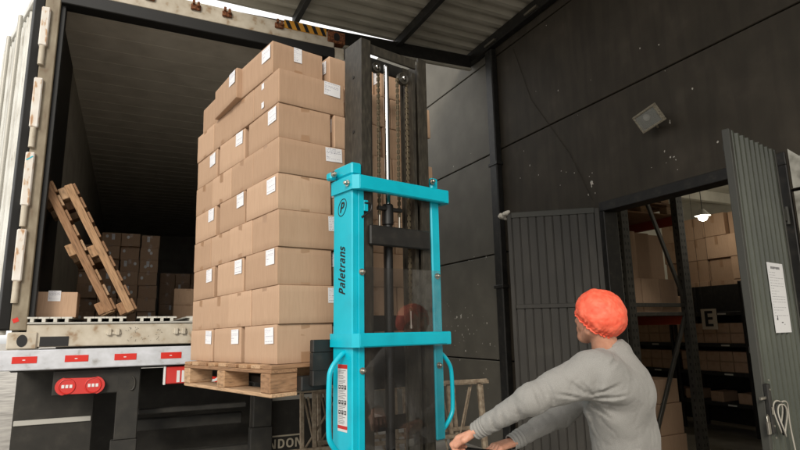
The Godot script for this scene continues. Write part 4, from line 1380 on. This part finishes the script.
	part(s, "fork_carriage", cp.mesh(), M.black_steel)
	for x in [0.16, 0.60]:
		var b := MB.new()
		b.bx(x - 0.075, x + 0.075, 1.168, 1.236, 0.02, 0.0815, 0.006)
		b.bx(x - 0.07, x + 0.07, 1.172, 1.215, -1.13, 0.0195, 0.006)
		part(s, "fork", b.mesh(), M.black_steel)
	# body, base and wheels
	var hood := MB.new()
	hood.prism(Transform3D(Basis(Vector3(0, 0, 1), Vector3(0, 1, 0), Vector3(-1, 0, 0)), Vector3(0.90, 0, 0)), PackedVector2Array([Vector2(0.31, 0.14), Vector2(0.80, 0.14), Vector2(0.80, 0.66), Vector2(0.72, 0.80), Vector2(0.31, 0.845)]), 0.78)
	part(s, "machine_hood", hood.mesh(), M.plastic)
	part(s, "base_frame", bxm(0.10, 0.92, 0.06, 0.1395, 0.13, 0.82, 0.008), M.teal)
	for x in [0.03, 0.87]:
		part(s, "support_leg", bxm(x, x + 0.12, 0.05, 0.15, -1.1, 0.129, 0.008), M.teal)
	for q in [[0.09, -1.0], [0.93, -1.0], [0.18, 0.72], [0.84, 0.72]]:
		var b := MB.new()
		b.disc(Transform3D(Basis(Vector3.UP, Vector3.RIGHT, Vector3(0, 0, -1)), Vector3(q[0], 0.042, q[1])), 0.042, 0.06, 18, 0.006)
		part(s, "wheel", b.mesh(), M.plastic)
	# tiller: arm from the hood and the loop handle the worker holds
	var h0: Vector3 = S.affine_inverse() * pix(452, 449, 2.42)
	var h1: Vector3 = S.affine_inverse() * pix(516, 456, 2.50)
	var mid := (h0 + h1) * 0.5
	var ta := MB.new()
	ta.bar(Vector3(0.51, 0.62, 0.78), mid + Vector3(0, -0.08, 0.0), 0.07, 0.05, 0.008)
	part(s, "tiller_arm", ta.mesh(), M.plastic)
	var tm := MB.new()
	tm.tube([h0, h1], 0.015, 12)
	tm.tube(arc([h0, h0 + Vector3(-0.01, -0.06, 0.0), mid + Vector3(-0.05, -0.12, 0.0), mid + Vector3(0.05, -0.12, 0.0), h1 + Vector3(0.01, -0.06, 0.0), h1]), 0.014, 10)
	part(s, "tiller_handle", tm.mesh(), M.plastic)

func arc(p: Array) -> Array:           # rounds a polyline
	var q := p
	for it in 2:
		var o := [q[0]]
		for i in q.size() - 1:
			o.append((q[i] as Vector3).lerp(q[i + 1], 0.25))
			o.append((q[i] as Vector3).lerp(q[i + 1], 0.75))
		o.append(q[-1])
		q = o
	return q

# ---------------------------------------------------------------- floodlight, lattice frames
func make_yard_things() -> void:
	var f := thing("floodlight", "small unlit floodlight with a weathered square housing on the dark wall", "floodlight", rot(Vector3(WALL - 0.15, 3.165, -3.06), 86.0, 0.0, 0.0))
	# local -z is the lamp's front
	var tilt := rot(Vector3.ZERO, 0, -32.0, -8.0)
	var b := MB.new()
	b.bx(-0.15, 0.15, -0.095, 0.095, -0.012, 0.0, 0.004)
	var fr := MB.new()
	fr.bx(-0.165, 0.165, 0.085, 0.11, -0.05, 0.0, 0.005)
	fr.bx(-0.165, 0.165, -0.11, -0.085, -0.05, 0.0, 0.005)
	fr.bx(-0.165, -0.145, -0.0845, 0.0845, -0.05, 0.0, 0.005)
	fr.bx(0.145, 0.165, -0.0845, 0.0845, -0.05, 0.0, 0.005)
	f.scale = Vector3.ONE * 0.76
	part(f, "rim", fr.mesh(), M.flood, tilt)
	part(f, "reflector", bxm(-0.144, 0.144, -0.084, 0.084, -0.006, 0.0), M.leaf_frame, tilt)
	part(f, "glass", bxm(-0.1445, 0.1445, -0.0845, 0.0845, -0.044, -0.040), M.lens, tilt)
	var bulb := MB.new()
	bulb.lathe(Transform3D(Basis(Vector3.RIGHT, Vector3(0, 0, -1), Vector3.UP), Vector3(0.03, 0.025, -0.006)), [Vector2(0.042, 0.0), Vector2(0.038, 0.014), Vector2(0.022, 0.026), Vector2(0, 0.03)], 16)
	part(f, "bulb", bulb.mesh(), M.lamp_white, tilt)
	var bk := MB.new()
	bk.lathe(Transform3D(Basis(Vector3.RIGHT, Vector3(0, 0, 1), Vector3(0, -1, 0)), Vector3(0.02, 0.0, 0.0)), [Vector2(0.10, 0.0005), Vector2(0.095, 0.05), Vector2(0.065, 0.09), Vector2(0.0, 0.10)], 18)
	part(f, "housing", bk.mesh(), M.flood, tilt)
	var br := MB.new()
	br.tube(arc([Vector3(0.02, -0.02, 0.09), Vector3(0.04, -0.06, 0.13), Vector3(0.085, -0.06, 0.19)]), 0.012, 8)
	part(f, "bracket", br.mesh(), M.flood)
	# lattice frames behind the stacker
	for k in 2:
		var t := thing("lattice_frame", ["beige welded lattice frame standing behind the stacker", "beige welded lattice frame leaning behind another frame by the trailer"][k], "metal frame", rot(Vector3(1.16 + k * 0.20, 0.0, -3.98 - k * 0.22), -4.0 + k * 2.0, -5.0, 0.0), "lattice frames behind the stacker")
		var hgt := 1.04 - 0.04 * k
		for x in [0.0, 0.09, 0.26, 0.72, 1.18, 1.46]:
			var mb := MB.new()
			mb.bx(x - 0.014, x + 0.014, 0.002, hgt - 0.031, -0.014, 0.014, 0.003)
			part(t, "upright", mb.mesh(), M.truss)
		for y in [hgt - 0.015, 0.62, 0.16]:
			var mb := MB.new()
			mb.bx(-0.06, 1.52, y - 0.015, y + 0.015, 0.0145, 0.04, 0.003)
			part(t, "rail", mb.mesh(), M.truss)
		for q in [[0.02, 0.62, 0.28, 0.98], [0.28, 0.17, 0.02, 0.62], [0.32, 0.98, 0.70, 0.17], [1.08, 0.98, 1.20, 0.17], [1.12, 0.17, 1.38, 0.98], [0.74, 0.17, 1.08, 0.98], [0.05, 0.98, 0.2, 0.17], [0.0, 0.62, 0.25, 0.30], [0.25, 0.62, 0.02, 0.30], [0.10, 0.62, 0.02, 0.98]]:
			var mb := MB.new()
			mb.tube([Vector3(q[0], q[1], -0.022 - 0.006 * k), Vector3(q[2], q[3], -0.022)], 0.008, 8)
			part(t, "diagonal", mb.mesh(), M.truss)

# ---------------------------------------------------------------- inside the warehouse
func rack_frame(called_label: String, x0: float, x1: float, z0: float, z1: float, h: float) -> void:
	# end frames across x at z0 (near) and z1 (far), load beams along z
	var r := thing("pallet_rack", called_label, "rack", at(Vector3(0, 0.006, 0)))
	for z in [z0, z1]:
		for x in [x0, x1]:
			var b := MB.new()
			b.bx(x - 0.05, x + 0.05, 0.0, h, z + 0.034, z + 0.04)
			b.bx(x - 0.05, x - 0.044, 0.0, h, z - 0.04, z + 0.0335)
			b.bx(x + 0.044, x + 0.05, 0.0, h, z - 0.04, z + 0.0335)
			var p := part(r, "upright", b.mesh(), M.rack)
			var hb := MB.new()
			var y := 0.1
			while y < h:
				for sx in [-0.022, 0.022]:
					hb.bx(x + sx - 0.007, x + sx + 0.007, y, y + 0.03, z + 0.0402, z + 0.0412)
				hb.bx(x - 0.0512, x - 0.0502, y, y + 0.03, z - 0.008, z + 0.008)
				y += 0.075
			part(p, "slot_row", hb.mesh(), M.gasket).set_meta("kind", "stuff")
		for q in [[x0 + 0.33, 2.95, x1 - 0.02, 1.67], [x1 - 0.02, 1.60, x0 + 0.05, 0.05], [x0 + 0.05, 3.05, x1 - 0.05, 4.1]]:
			var b := MB.new()
			b.bar(Vector3(q[0], q[1], z), Vector3(q[2], q[3], z), 0.03, 0.045, 0.004)
			part(r, "brace", b.mesh(), M.rack)
		for y in [1.65, 1.555]:
			part(r, "brace", bxm(x0 + 0.0505, x1 - 0.0505, y - 0.02, y + 0.02, z - 0.015, z + 0.015, 0.003), M.rack)
	for y in [1.44, 2.56]:
		for x in [x0, x1]:
			part(r, "load_beam", bxm(x - 0.03, x + 0.03, y, y + 0.10, z1 + 0.041, z0 - 0.041, 0.004), M.orange)
		part(r, "shelf_board", bxm(x0 - 0.05, x1 + 0.05, y + 0.101, y + 0.118, z1 + 0.05, z0 - 0.05), M.wood_x1)

func stock(label: String, p: Vector3, size: Vector3, material: Material, group: String, yaw := 0.0, bands := 0) -> Node3D:
	var o := thing("stock_carton", label, "carton", rot(p, yaw), group)
	var key := "st%s" % size
	part(o, "body", cache_mesh(key, func(): return soft_box(size, 0.004, 33, 0.004)), material, at(Vector3(0, size.y / 2, 0)))
	part(o, "tape", bxm(-size.x / 2 - 0.005, -size.x / 2 - 0.0035, size.y * 0.6, size.y - 0.004, -0.025, 0.025), M.tape)
	return o

func make_interior() -> void:
	rack_frame("grey steel pallet rack with diagonal braces just inside the doorway", 4.68, 5.56, -4.20, -6.90, 4.2)
	var g := "cartons on the near rack level"
	for i in 3:
		for q in 3:
			stock("carton on the rack behind the diagonal brace, lower tier, %s in %s row" % [["first", "second", "third"][i], ["front", "middle", "back"][q]], Vector3(4.83 + i * 0.283, 1.5645, -4.48 - q * 0.42), Vector3(0.27, 0.38, 0.40), M["card%d" % (i % 3)], g, 90.0 if false else 0.0)
		stock("carton on the rack behind the diagonal brace, upper tier, %s across" % ["first", "second", "third"][i], Vector3(4.83 + i * 0.283, 1.9455, -4.50 - 0.06 * i), Vector3(0.272, 0.52, 0.40), M["card%d" % ((i + 1) % 3)], g)
	for k in 2:
		var src: Node3D = get_node("pallet")
		var o: Node3D = src.duplicate()
		o.name = "pallet"
		add_child(o, true)
		o.transform = rot(Vector3(5.20 - 0.05 * k, 2.686 + 0.1465 * k, -4.92 - 0.03 * k), 2.0 * k)
		tell(o, ["empty wooden pallet lying on the top beams of the rack", "empty wooden pallet lying on another pallet on the rack's top beams"][k], "pallet")
	for r in 3:
		stock("carton on the floor under the rack, %s of a stack of three" % ["lowest", "middle", "topmost"][r], Vector3(5.19 + r * 0.0, 0.007 + r * 0.315, -4.42), [Vector3(0.38, 0.31, 0.36), Vector3(0.36, 0.31, 0.34), Vector3(0.33, 0.24, 0.32)][r], M.card2, "floor stack under the rack", 2.0 * r)
	# deep wall of big cartons and shelving
	var gw := "big cartons piled beyond the rack"
	rng.seed = 77
	for c in 6:
		for r in 9:
			stock("dim carton in the pile beyond the rack, column %s, tier %s" % [["one", "two", "three", "four", "five", "six"][c], ["one", "two", "three", "four", "five", "six", "seven", "eight", "nine"][r]], Vector3(8.6 + rng.randf_range(-0.05, 0.05), 0.007 + r * 0.352, -6.45 + c * 0.395 + rng.randf_range(-0.006, 0.006)), Vector3(0.5, 0.35, 0.38), M["card%d" % rng.randi_range(0, 2)], gw, rng.randf_range(-1.5, 1.5))
	for k in [-1, 0, 1]:
		var sh := thing("shelf_unit", ["black steel shelving with small cartons behind the braced rack frame", "black steel shelving with small cartons below the hanging letter sign", "black steel shelving with small cartons near the open door leaf"][k + 1], "shelf", at(Vector3(7.3, 0.006, -5.75 + k * 1.12)))
		for x in [0.0, 0.5]:
			for z in [0.0, 1.05]:
				part(sh, "upright", bxm(x - 0.02, x + 0.02, 0, 2.0, z - 0.02, z + 0.02, 0.003), M.black_steel)
		for y in [0.35, 0.75, 1.13, 1.55]:
			var bd := part(sh, "shelf_board", bxm(-0.022, 0.522, y, y + 0.05, 0.021, 1.029, 0.003), M.black_steel)
			part(bd, "price_strip", bxm(-0.0235, -0.0222, y + 0.012, y + 0.032, 0.70, 0.82), M.interior_white)
		part(sh, "back_panel", bxm(0.523, 0.53, 0.05, 2.0, 0.0, 1.05), M.black_steel)
		var gs := "small cartons on the black shelving"
		var lev := [0.35, 0.75, 1.13, 1.55]
		for l in 4:
			var n := 5
			for i in n:
				if (k == 0 and l == 3) or (l == 0 and i % 2):
					continue
				var tiers: int = [1, 2, 2, 4][l] if k == 1 else [1, 2, 2, 2][l]
				if k == 1 and l == 3 and i < 2:
					continue
				for tr in tiers:
					var sc := stock("small carton on shelving %s, shelf %s, place %s, tier %s" % [["behind the rack", "below the letter sign", "near the green door leaf"][k + 1], ["one", "two", "three", "four"][l], ["one", "two", "three", "four", "five"][i], ["one", "two", "three", "four"][tr]], Vector3(7.3 + 0.17, 0.0065 + lev[l] + 0.05 + tr * 0.135, -5.75 + k * 1.12 + 0.135 + i * 0.195), Vector3(0.3, 0.132, 0.185), M.card2, gs)
	# hanging sign with the letter E
	var sg := thing("letter_sign", "square beige sign with a black letter E hanging in the warehouse", "sign", rot(Vector3(7.0, 1.51, -4.985), -90.0))
	part(sg, "board", bxm(-0.11, 0.11, -0.135, 0.135, -0.01, 0.0, 0.003), M.sign_board)
	part(sg, "letter", text_mesh("E", 0.28, 0.003), M.ink, at(Vector3(0, 0, 0.002)))
	for x in [-0.08, 0.08]:
		var cb := MB.new()
		cb.tube([Vector3(x, 0.134, -0.005), Vector3(x, 3.08, -0.005)], 0.002, 6)
		part(sg, "wire", cb.mesh(), M.black)
	# pendant lamps, lit
	var gl := "pendant lamps in the warehouse"
	for q in [[7.6, 3.0, -5.32], [9.2, 3.4, -3.1], [11.6, 3.3, -4.4]]:
		var lp := thing("pendant_lamp", ["lit pendant lamp hanging on a cord above the big cartons", "lit pendant lamp seen beside the open door leaf", "lit pendant lamp by the white back wall"][[7.6, 9.2, 11.6].find(q[0])], "lamp", at(Vector3(q[0], q[1], q[2])), gl)
		var cb := MB.new()
		cb.tube([Vector3(0, 0.13, 0), Vector3(0, 4.6 - q[1], 0)], 0.006, 6)
		part(lp, "cord", cb.mesh(), M.black)
		var sh := MB.new()
		sh.lathe(Transform3D(), [Vector2(0.11, 0.03), Vector2(0.07, 0.08), Vector2(0.03, 0.13), Vector2(0.0, 0.131)], 20)
		part(lp, "shade", sh.mesh(), M.lamp_white)
		var bl := MB.new()
		bl.lathe(Transform3D(), [Vector2(0.0, -0.055), Vector2(0.05, -0.035), Vector2(0.068, 0.0), Vector2(0.05, 0.04), Vector2(0.0, 0.06)], 16)
		var em := mat(Color(1, 1, 0.97), 0.5)
		em.emission_enabled = true
		em.emission = Color(1.0, 0.96, 0.88)
		em.emission_energy_multiplier = 3.0
		part(lp, "bulb", bl.mesh(), em)
		var li := OmniLight3D.new()
		li.name = "lamp_light"
		li.light_color = Color(1.0, 0.96, 0.88)
		li.light_energy = {7.6: 0.12, 9.2: 0.8, 11.6: 1.4}[q[0]]
		li.omni_range = 14.0
		li.omni_attenuation = 2.0
		li.light_size = 0.07
		li.shadow_enabled = true
		lp.add_child(li)
		li.position = Vector3(0, -0.16, 0)

# ---------------------------------------------------------------- the worker
func make_person() -> void:
	var sh_l := pix(589, 369, 2.30)
	var sh_r := pix(612, 368, 2.60)
	var el_l := pix(531, 399, 2.25)
	var el_r := pix(560, 414, 2.66)
	var wr_l := pix(481, 428, 2.36)
	var wr_r := pix(516, 440, 2.54)
	var head := pix(598, 320, 2.46)
	var neck := pix(604, 347, 2.47)
	var chest := pix(612, 392, 2.47)
	var waist := pix(620, 438, 2.48)
	var hips := pix(622, 480, 2.48)
	var base := Vector3(hips.x, 0, hips.z)
	var az := deg_to_rad(-46.0)
	var F := Vector3(sin(az), 0, -cos(az))            # where the body faces
	var Lf := Vector3.UP.cross(F).normalized()        # the worker's left
	var per := thing("person", "person in a grey sweater and orange bouffant cap gripping the stacker's handle", "person", at(base))
	var o := at(-base)
	# --- sweater
	var nz := FastNoiseLite.new()
	nz.seed = 5
	nz.frequency = 9.0
	nz.fractal_octaves = 3
	var nf := FastNoiseLite.new()
	nf.seed = 8
	nf.frequency = 4.0
	var ua := (el_l - sh_l).normalized()
	var pit := sh_l + Vector3(0, -0.11, 0) - F * 0.02
	var view := -cam_basis.z
	var creases := []
	for q in [[581, 391, 614, 377], [583, 394, 622, 389], [586, 398, 618, 403], [587, 402, 610, 418], [590, 408, 600, 432], [579, 389, 560, 373], [576, 392, 548, 386], [541, 374, 549, 398], [528, 380, 538, 407], [512, 399, 520, 421], [499, 408, 506, 429], [490, 415, 497, 434], [560, 405, 530, 424], [555, 400, 520, 420], [600, 362, 622, 352]]:
		var a := pix(q[0], q[1], 2.3)
		var b := pix(q[2], q[3], 2.3)
		creases.append([a, a + (b - a) - view * (b - a).dot(view)])
	var sw := MB.new()
	var pr := [
		[sh_l + Vector3(0, -0.015, 0), el_l, 0.080, 0.056],
		[el_l, wr_l.lerp(el_l, 0.10), 0.056, 0.041],
		[sh_l - F * 0.045 + Vector3(0, -0.035, 0) - Lf * 0.02, sh_l.lerp(el_l, 0.6), 0.088, 0.064],
		[sh_l - F * 0.075 + Vector3(0, -0.055, 0) - Lf * 0.035, chest + Lf * 0.065 - F * 0.055, 0.096, 0.118],
		[sh_r + Vector3(0, -0.015, 0), el_r, 0.078, 0.058],
		[el_r, wr_r.lerp(el_r, 0.10), 0.057, 0.041],
		[sh_l - F * 0.02, sh_r - F * 0.02, 0.082, 0.082],
		[neck - F * 0.03 + Vector3(0, -0.03, 0), chest - F * 0.035, 0.075, 0.12],
		[neck - F * 0.05 + Vector3(0, -0.035, 0), neck - F * 0.07 + Vector3(0, -0.12, 0), 0.066, 0.10],
		[chest + Lf * 0.085 + Vector3(0, 0.02, 0), chest - Lf * 0.085 + Vector3(0, 0.02, 0), 0.128, 0.128],
		[chest + Lf * 0.075 - Vector3(0, 0.06, 0), waist + Lf * 0.062, 0.122, 0.116],
		[chest - Lf * 0.075 - Vector3(0, 0.06, 0), waist - Lf * 0.062, 0.122, 0.116],
		[waist + Lf * 0.062, hips + Lf * 0.062 + Vector3(0, 0.0, 0), 0.116, 0.118],
		[waist - Lf * 0.062, hips - Lf * 0.062 + Vector3(0, 0.0, 0), 0.116, 0.118],
		[chest - F * 0.05, waist - F * 0.045, 0.125, 0.115],
		[waist - F * 0.045, hips - F * 0.045, 0.115, 0.115],
	]
	var fold := func(p: Vector3) -> float:
		var rid := 1.0 - absf(nf.get_noise_3dv(Vector3(p.x * 1.5, p.y * 1.1, p.z * 1.5) + Vector3(7, 3, 1)))
		var h := -0.0035 * pow(rid, 6.0) + 0.0012 * nz.get_noise_3dv(p) + 0.002 * nf.get_noise_3dv(Vector3(p.x, p.y * 0.4, p.z))
		# creases fanning from the near armpit
		var q := p - pit
		var r := q.length()
		if r < 0.26:
			var ang := atan2(q.y, q.dot(F))
			h += 0.0055 * sin(ang * 6.0 + r * 9.0) * smoothstep(0.26, 0.09, r) * smoothstep(0.035, 0.10, r)
		# creases pulled out from the near armpit and elbow
		var rel: Vector3 = p - chest
		if rel.dot(view) < 0.02:
			for c in creases:
				var ab: Vector3 = c[1] - c[0]
				var pa: Vector3 = p - c[0]
				pa -= view * pa.dot(view)
				var t := clampf(pa.dot(ab) / ab.length_squared(), 0.0, 1.0)
				var dd := (pa - ab * t).length()
				if dd < 0.03:
					var taper := sin(PI * clampf(t, 0.03, 0.97))
					h += taper * (0.0035 * exp(-pow((dd - 0.014) / 0.008, 2.0)) - 0.0060 * exp(-pow(dd / 0.0070, 2.0)))
		# rings gathered along the sleeves
		for a in [[el_l, wr_l], [el_r, wr_r], [sh_l, el_l]]:
			var ab: Vector3 = a[1] - a[0]
			var t: float = (p - a[0]).dot(ab) / ab.length_squared()
			if t > 0.0 and t < 1.0:
				var off: float = (p - (a[0] + ab * t)).length()
				if off < 0.13:
					var wv: float = nf.get_noise_3dv(p * 2.2) * 2.5
					h += 0.0018 * sin(t * (26.0 if a[0] != sh_l else 15.0) + wv * 2.0) * (0.3 + 0.7 * t)
		return h
	sdf_into(sw, pr, 0.036, 0.007, fold, [[neck + Vector3(0, 0.012, 0) + F * 0.02, (Vector3.UP + F * 0.25).normalized()], [hips + Vector3(0, -0.10, 0), Vector3.DOWN]])
	part(per, "sweater", sw.mesh(), M.jersey, o)
	# cuffs and collar
	for q in [[el_l, wr_l], [el_r, wr_r]]:
		var d: Vector3 = (q[1] - q[0]).normalized()
		var s := d.cross(Vector3.UP).normalized()
		var cu := MB.new()
		var prof := []
		for i in 13:
			var t := i / 12.0
			prof.append(Vector2(0.0415 - 0.006 * t + 0.0016 * sin(t * 22.0), t * 0.062 - 0.030))
		prof.append(Vector2(0.030, 0.030))
		cu.lathe(Transform3D(Basis(s, d, s.cross(d)), q[1]), prof, 28)
		part(per, "cuff", cu.mesh(), M.jersey, o)
	var co := MB.new()
	var cp := []
	for i in 29:
		var a := TAU * i / 28.0
		cp.append(neck - F * 0.018 + Vector3(0, 0.004, 0) + (F * cos(a) * 0.060 + Lf * sin(a) * 0.062) - Vector3.UP * (0.016 * cos(a)))
	co.tube(cp, 0.011, 8, false)
	part(per, "collar", co.mesh(), M.jersey, o)
	# --- trousers and shoes
	var tr := MB.new()
	var legs := []
	var feet := []
	for s in [1.0, -1.0]:
		var hip: Vector3 = hips + Lf * 0.09 * s + Vector3(0, -0.02, 0)
		var step_f: float = 0.12 if s > 0 else -0.16
		var ankle: Vector3 = Vector3(base.x, 0.10, base.z) + Lf * 0.11 * s + F * (step_f - 0.04)
		var knee: Vector3 = (hip + ankle) * 0.5 + F * 0.055
		legs.append([hip, knee, 0.098, 0.072])
		legs.append([knee, ankle, 0.070, 0.052])
		feet.append(ankle)
	legs.append([hips + Lf * 0.08, hips - Lf * 0.08, 0.105, 0.105])
	sdf_into(tr, legs, 0.04, 0.012, func(p): return 0.004 * nz.get_noise_3dv(p), [[hips + Vector3(0, 0.05, 0), Vector3.UP]])
	part(per, "trousers", tr.mesh(), M.trousers, o)
	for a in feet:
		var so := MB.new()
		sdf_into(so, [[Vector3(a.x, 0.05, a.z) - F * 0.05, Vector3(a.x, 0.045, a.z) + F * 0.16, 0.045, 0.042], [Vector3(a.x, 0.05, a.z) - F * 0.04, Vector3(a.x, 0.12, a.z) - F * 0.01, 0.045, 0.045]], 0.02, 0.009, null, [[Vector3(0, 0.004, 0), Vector3.DOWN]])
		part(per, "shoe", so.mesh(), M.black, o)
	# --- body: head, neck, arms and hands as one mesh
	var bd := MB.new()
	var haz := deg_to_rad(-8.0)
	var hf := (Vector3(sin(haz), 0.20, -cos(haz))).normalized()
	var hl := Vector3.UP.cross(hf).normalized()
	var hu := hf.cross(hl).normalized()
	var H := func(f: float, u: float, l: float) -> Vector3: return head + hf * f + hu * u + hl * l
	sdf_into(bd, [
		[H.call(-0.035, 0.028, 0.0), H.call(0.03, 0.034, 0.0), 0.076, 0.072],
		[H.call(0.035, 0.0, 0.0), H.call(0.062, -0.082, 0.0), 0.058, 0.030],
		[H.call(0.0, -0.045, 0.048), H.call(0.055, -0.088, 0.012), 0.028, 0.022],
		[H.call(0.0, -0.045, -0.048), H.call(0.055, -0.088, -0.012), 0.028, 0.022],
		[H.call(0.055, -0.018, 0.034), H.call(0.05, -0.03, 0.036), 0.028, 0.026],
		[H.call(0.055, -0.018, -0.034), H.call(0.05, -0.03, -0.036), 0.028, 0.026],
		[H.call(0.092, 0.012, 0.0), H.call(0.109, -0.022, 0.0), 0.008, 0.0115],
		[H.call(0.100, -0.027, 0.010), H.call(0.100, -0.027, -0.010), 0.007, 0.007],
		[H.call(0.084, 0.026, 0.032), H.call(0.090, 0.024, 0.010), 0.010, 0.010],
		[H.call(0.084, 0.026, -0.032), H.call(0.090, 0.024, -0.010), 0.010, 0.010],
		[H.call(0.088, -0.050, 0.014), H.call(0.088, -0.050, -0.014), 0.007, 0.007],
		[H.call(0.086, -0.061, 0.012), H.call(0.086, -0.061, -0.012), 0.0075, 0.0075],
		[H.call(0.078, -0.090, 0.0), H.call(0.074, -0.092, 0.0), 0.016, 0.016],
		[H.call(-0.008, 0.018, 0.074), H.call(-0.002, -0.022, 0.070), 0.012, 0.009],
		[H.call(-0.008, 0.018, -0.074), H.call(-0.002, -0.022, -0.070), 0.012, 0.009],
		[H.call(-0.025, -0.05, 0.0), neck - F * 0.01 + Vector3(0, -0.03, 0), 0.052, 0.060],
	], 0.016, 0.0042)
	# torso and arms under the clothes, in the same mesh
	sdf_into(bd, [
		[neck - F * 0.01 + Vector3(0, -0.02, 0), chest - F * 0.02, 0.055, 0.09], [sh_l, sh_r, 0.05, 0.05], [chest, hips, 0.09, 0.09],
		[sh_l, el_l, 0.045, 0.04], [el_l, wr_l, 0.038, 0.028], [sh_r, el_r, 0.045, 0.04], [el_r, wr_r, 0.038, 0.028]], 0.03, 0.015)
	var grip_l := pix(461, 437.5, 2.40)
	var grip_r := pix(497, 447.5, 2.49)
	hand(bd, wr_l, grip_l, el_l, 1.0)
	hand(bd, wr_r, grip_r, el_r, -1.0)
	part(per, "body", bd.mesh(), M.skin, o)
	for s in [1.0, -1.0]:
		var e := MB.new()
		var c: Vector3 = H.call(0.078, 0.008, 0.031 * s)
		e.lathe(at(c), [Vector2(0, -0.0125), Vector2(0.009, -0.0085), Vector2(0.0125, 0), Vector2(0.009, 0.0085), Vector2(0, 0.0125)], 14)
		var eo := part(per, "eye", e.mesh(), M.eye, o)
		var ir := MB.new()
		ir.disc(Transform3D(Basis(hl, hf, hl.cross(hf)), c + hf * 0.0115), 0.0055, 0.002, 10)
		part(eo, "iris", ir.mesh(), M.iris)
	# --- bouffant cap: gathered cloth with an elastic edge, open below
	var cap := MB.new()
	var ax := (hu * 0.86 - hf * 0.50).normalized()          # cap axis tips backwards
	var cf := (hf - ax * hf.dot(ax)).normalized()
	var cl := ax.cross(cf).normalized()
	var cc: Vector3 = H.call(-0.010, 0.028, 0.0)
	var wr := FastNoiseLite.new()
	wr.seed = 17
	wr.frequency = 1.9
	wr.fractal_octaves = 2
	var wr2 := FastNoiseLite.new()
	wr2.seed = 19
	wr2.frequency = 1.3
	var rows := 70
	var cols := 180
	var pos := []
	for i in rows + 1:
		var th := PI * 0.66 * i / rows
		var rr := sin(th)
		var edge := smoothstep(0.72, 1.0, float(i) / rows)
		for j in cols:
			var ph := TAU * j / cols
			var dirv := (cf * cos(ph) * rr + cl * sin(ph) * rr + ax * cos(th))
			var rad := Vector3(0.118, 0.106, 0.110)
			var r := 0.0
			var crease := 1.0 - absf(wr.get_noise_3dv(dirv)) * 2.0
			r += -0.0014 * pow(clampf(crease, 0.0, 1.0), 2.0) + 0.0065 * wr2.get_noise_3dv(dirv)
			var gather := smoothstep(0.55, 0.95, float(i) / rows)
			r += gather * 0.0014 * sin(ph * 34.0 + 5.0 * wr2.get_noise_3dv(dirv * 2.0) + 3.0 * sin(ph * 5.0))
			r += edge * 0.003 * sin(ph * 23.0 + 2.0 * sin(ph * 7.0)) - edge * 0.007
			var p := cc + cf * cos(ph) * rr * (rad.x + r) + cl * sin(ph) * rr * (rad.z + r) + ax * cos(th) * (rad.y + r)
			pos.append(p)
	var start := cap.v.size()
	for i in rows + 1:
		for j in cols:
			var a: Vector3 = pos[mini(i + 1, rows) * cols + j] - pos[maxi(i - 1, 0) * cols + j]
			var b: Vector3 = pos[i * cols + (j + 1) % cols] - pos[i * cols + (j - 1 + cols) % cols]
			var nn := b.cross(a)
			if i == 0 or nn.length() < 1e-9:
				nn = ax
			if nn.dot(pos[i * cols + j] - cc) < 0:
				nn = -nn
			cap.vert(pos[i * cols + j], nn.normalized())
	for i in rows:
		for j in cols:
			var a := start + i * cols + j
			var b := start + i * cols + (j + 1) % cols
			cap.ix.append_array(PackedInt32Array([a, b, a + cols, b, b + cols, a + cols]))
	var capo := part(per, "bouffant_cap", cap.mesh(), M.cap, o)
	var el := MB.new()
	var ep := []
	for j in cols + 1:
		ep.append((pos[rows * cols + j % cols] as Vector3))
	el.tube(ep, 0.0045, 6, false)
	part(capo, "elastic_edge", el.mesh(), M.cap)

# a hand closed over a bar: palm and five fingers, added to mb
func hand(mb: MB, wrist: Vector3, knuckle: Vector3, elbow: Vector3, side: float) -> void:
	var d := (knuckle - wrist).normalized()
	var upv := (Vector3.UP - d * d.y).normalized()
	var across := d.cross(upv).normalized()           # towards the little finger for the left hand seen from above
	var pr := []
	var L := wrist.distance_to(knuckle)
	var th := -across * side                           # thumb side
	th = -th if false else th
	# forearm end and palm
	pr.append([wrist + (elbow - wrist).normalized() * 0.05, wrist, 0.027, 0.025])
	for k in 4:
		var w: float = (k - 1.5) * 0.0195
		pr.append([wrist - th * w * 0.6 - upv * 0.004, knuckle - th * w + upv * (0.004 - 0.002 * absf(k - 1.2)), 0.0165, 0.0125])
	var lens := [0.040, 0.045, 0.042, 0.033]
	for k in 4:
		var w: float = (k - 1.5) * 0.0205
		var b0 := knuckle - th * w + upv * (0.004 - 0.002 * absf(k - 1.2))
		var p1: Vector3 = b0 + d * lens[k] * 0.90 - upv * lens[k] * 0.32 - th * w * 0.10
		var p2: Vector3 = p1 - upv * lens[k] * 0.72 + d * lens[k] * 0.02
		var p3: Vector3 = p2 - d * lens[k] * 0.50 - upv * lens[k] * 0.20
		pr.append([b0, p1, 0.0112, 0.0098])
		pr.append([p1, p2, 0.0098, 0.0088])
		pr.append([p2, p3, 0.0088, 0.0078])
	# thumb leaves the side of the palm near its base
	var t0 := wrist.lerp(knuckle, 0.25) + th * 0.026 - upv * 0.008
	var t1 := wrist.lerp(knuckle, 0.72) + th * 0.040 - upv * 0.016
	var t2 := knuckle + d * 0.018 + th * 0.036 - upv * 0.022
	var t3 := knuckle + d * 0.042 + th * 0.026 - upv * 0.027
	pr.append([wrist.lerp(knuckle, 0.2) - upv * 0.004, t1, 0.017, 0.0135])
	pr.append([t1, t2, 0.0120, 0.0108])
	pr.append([t2, t3, 0.0105, 0.0085])
	sdf_into(mb, pr, 0.0075, 0.0032)

# ---------------------------------------------------------------- order of building
func _ready() -> void:
	make_camera_and_light()
	make_materials()
	make_ground()
	make_warehouse()
	make_canopy()
	make_container()
	make_trailer()
	make_load()
	make_stacker()
	make_yard_things()
	make_interior()
	make_person()
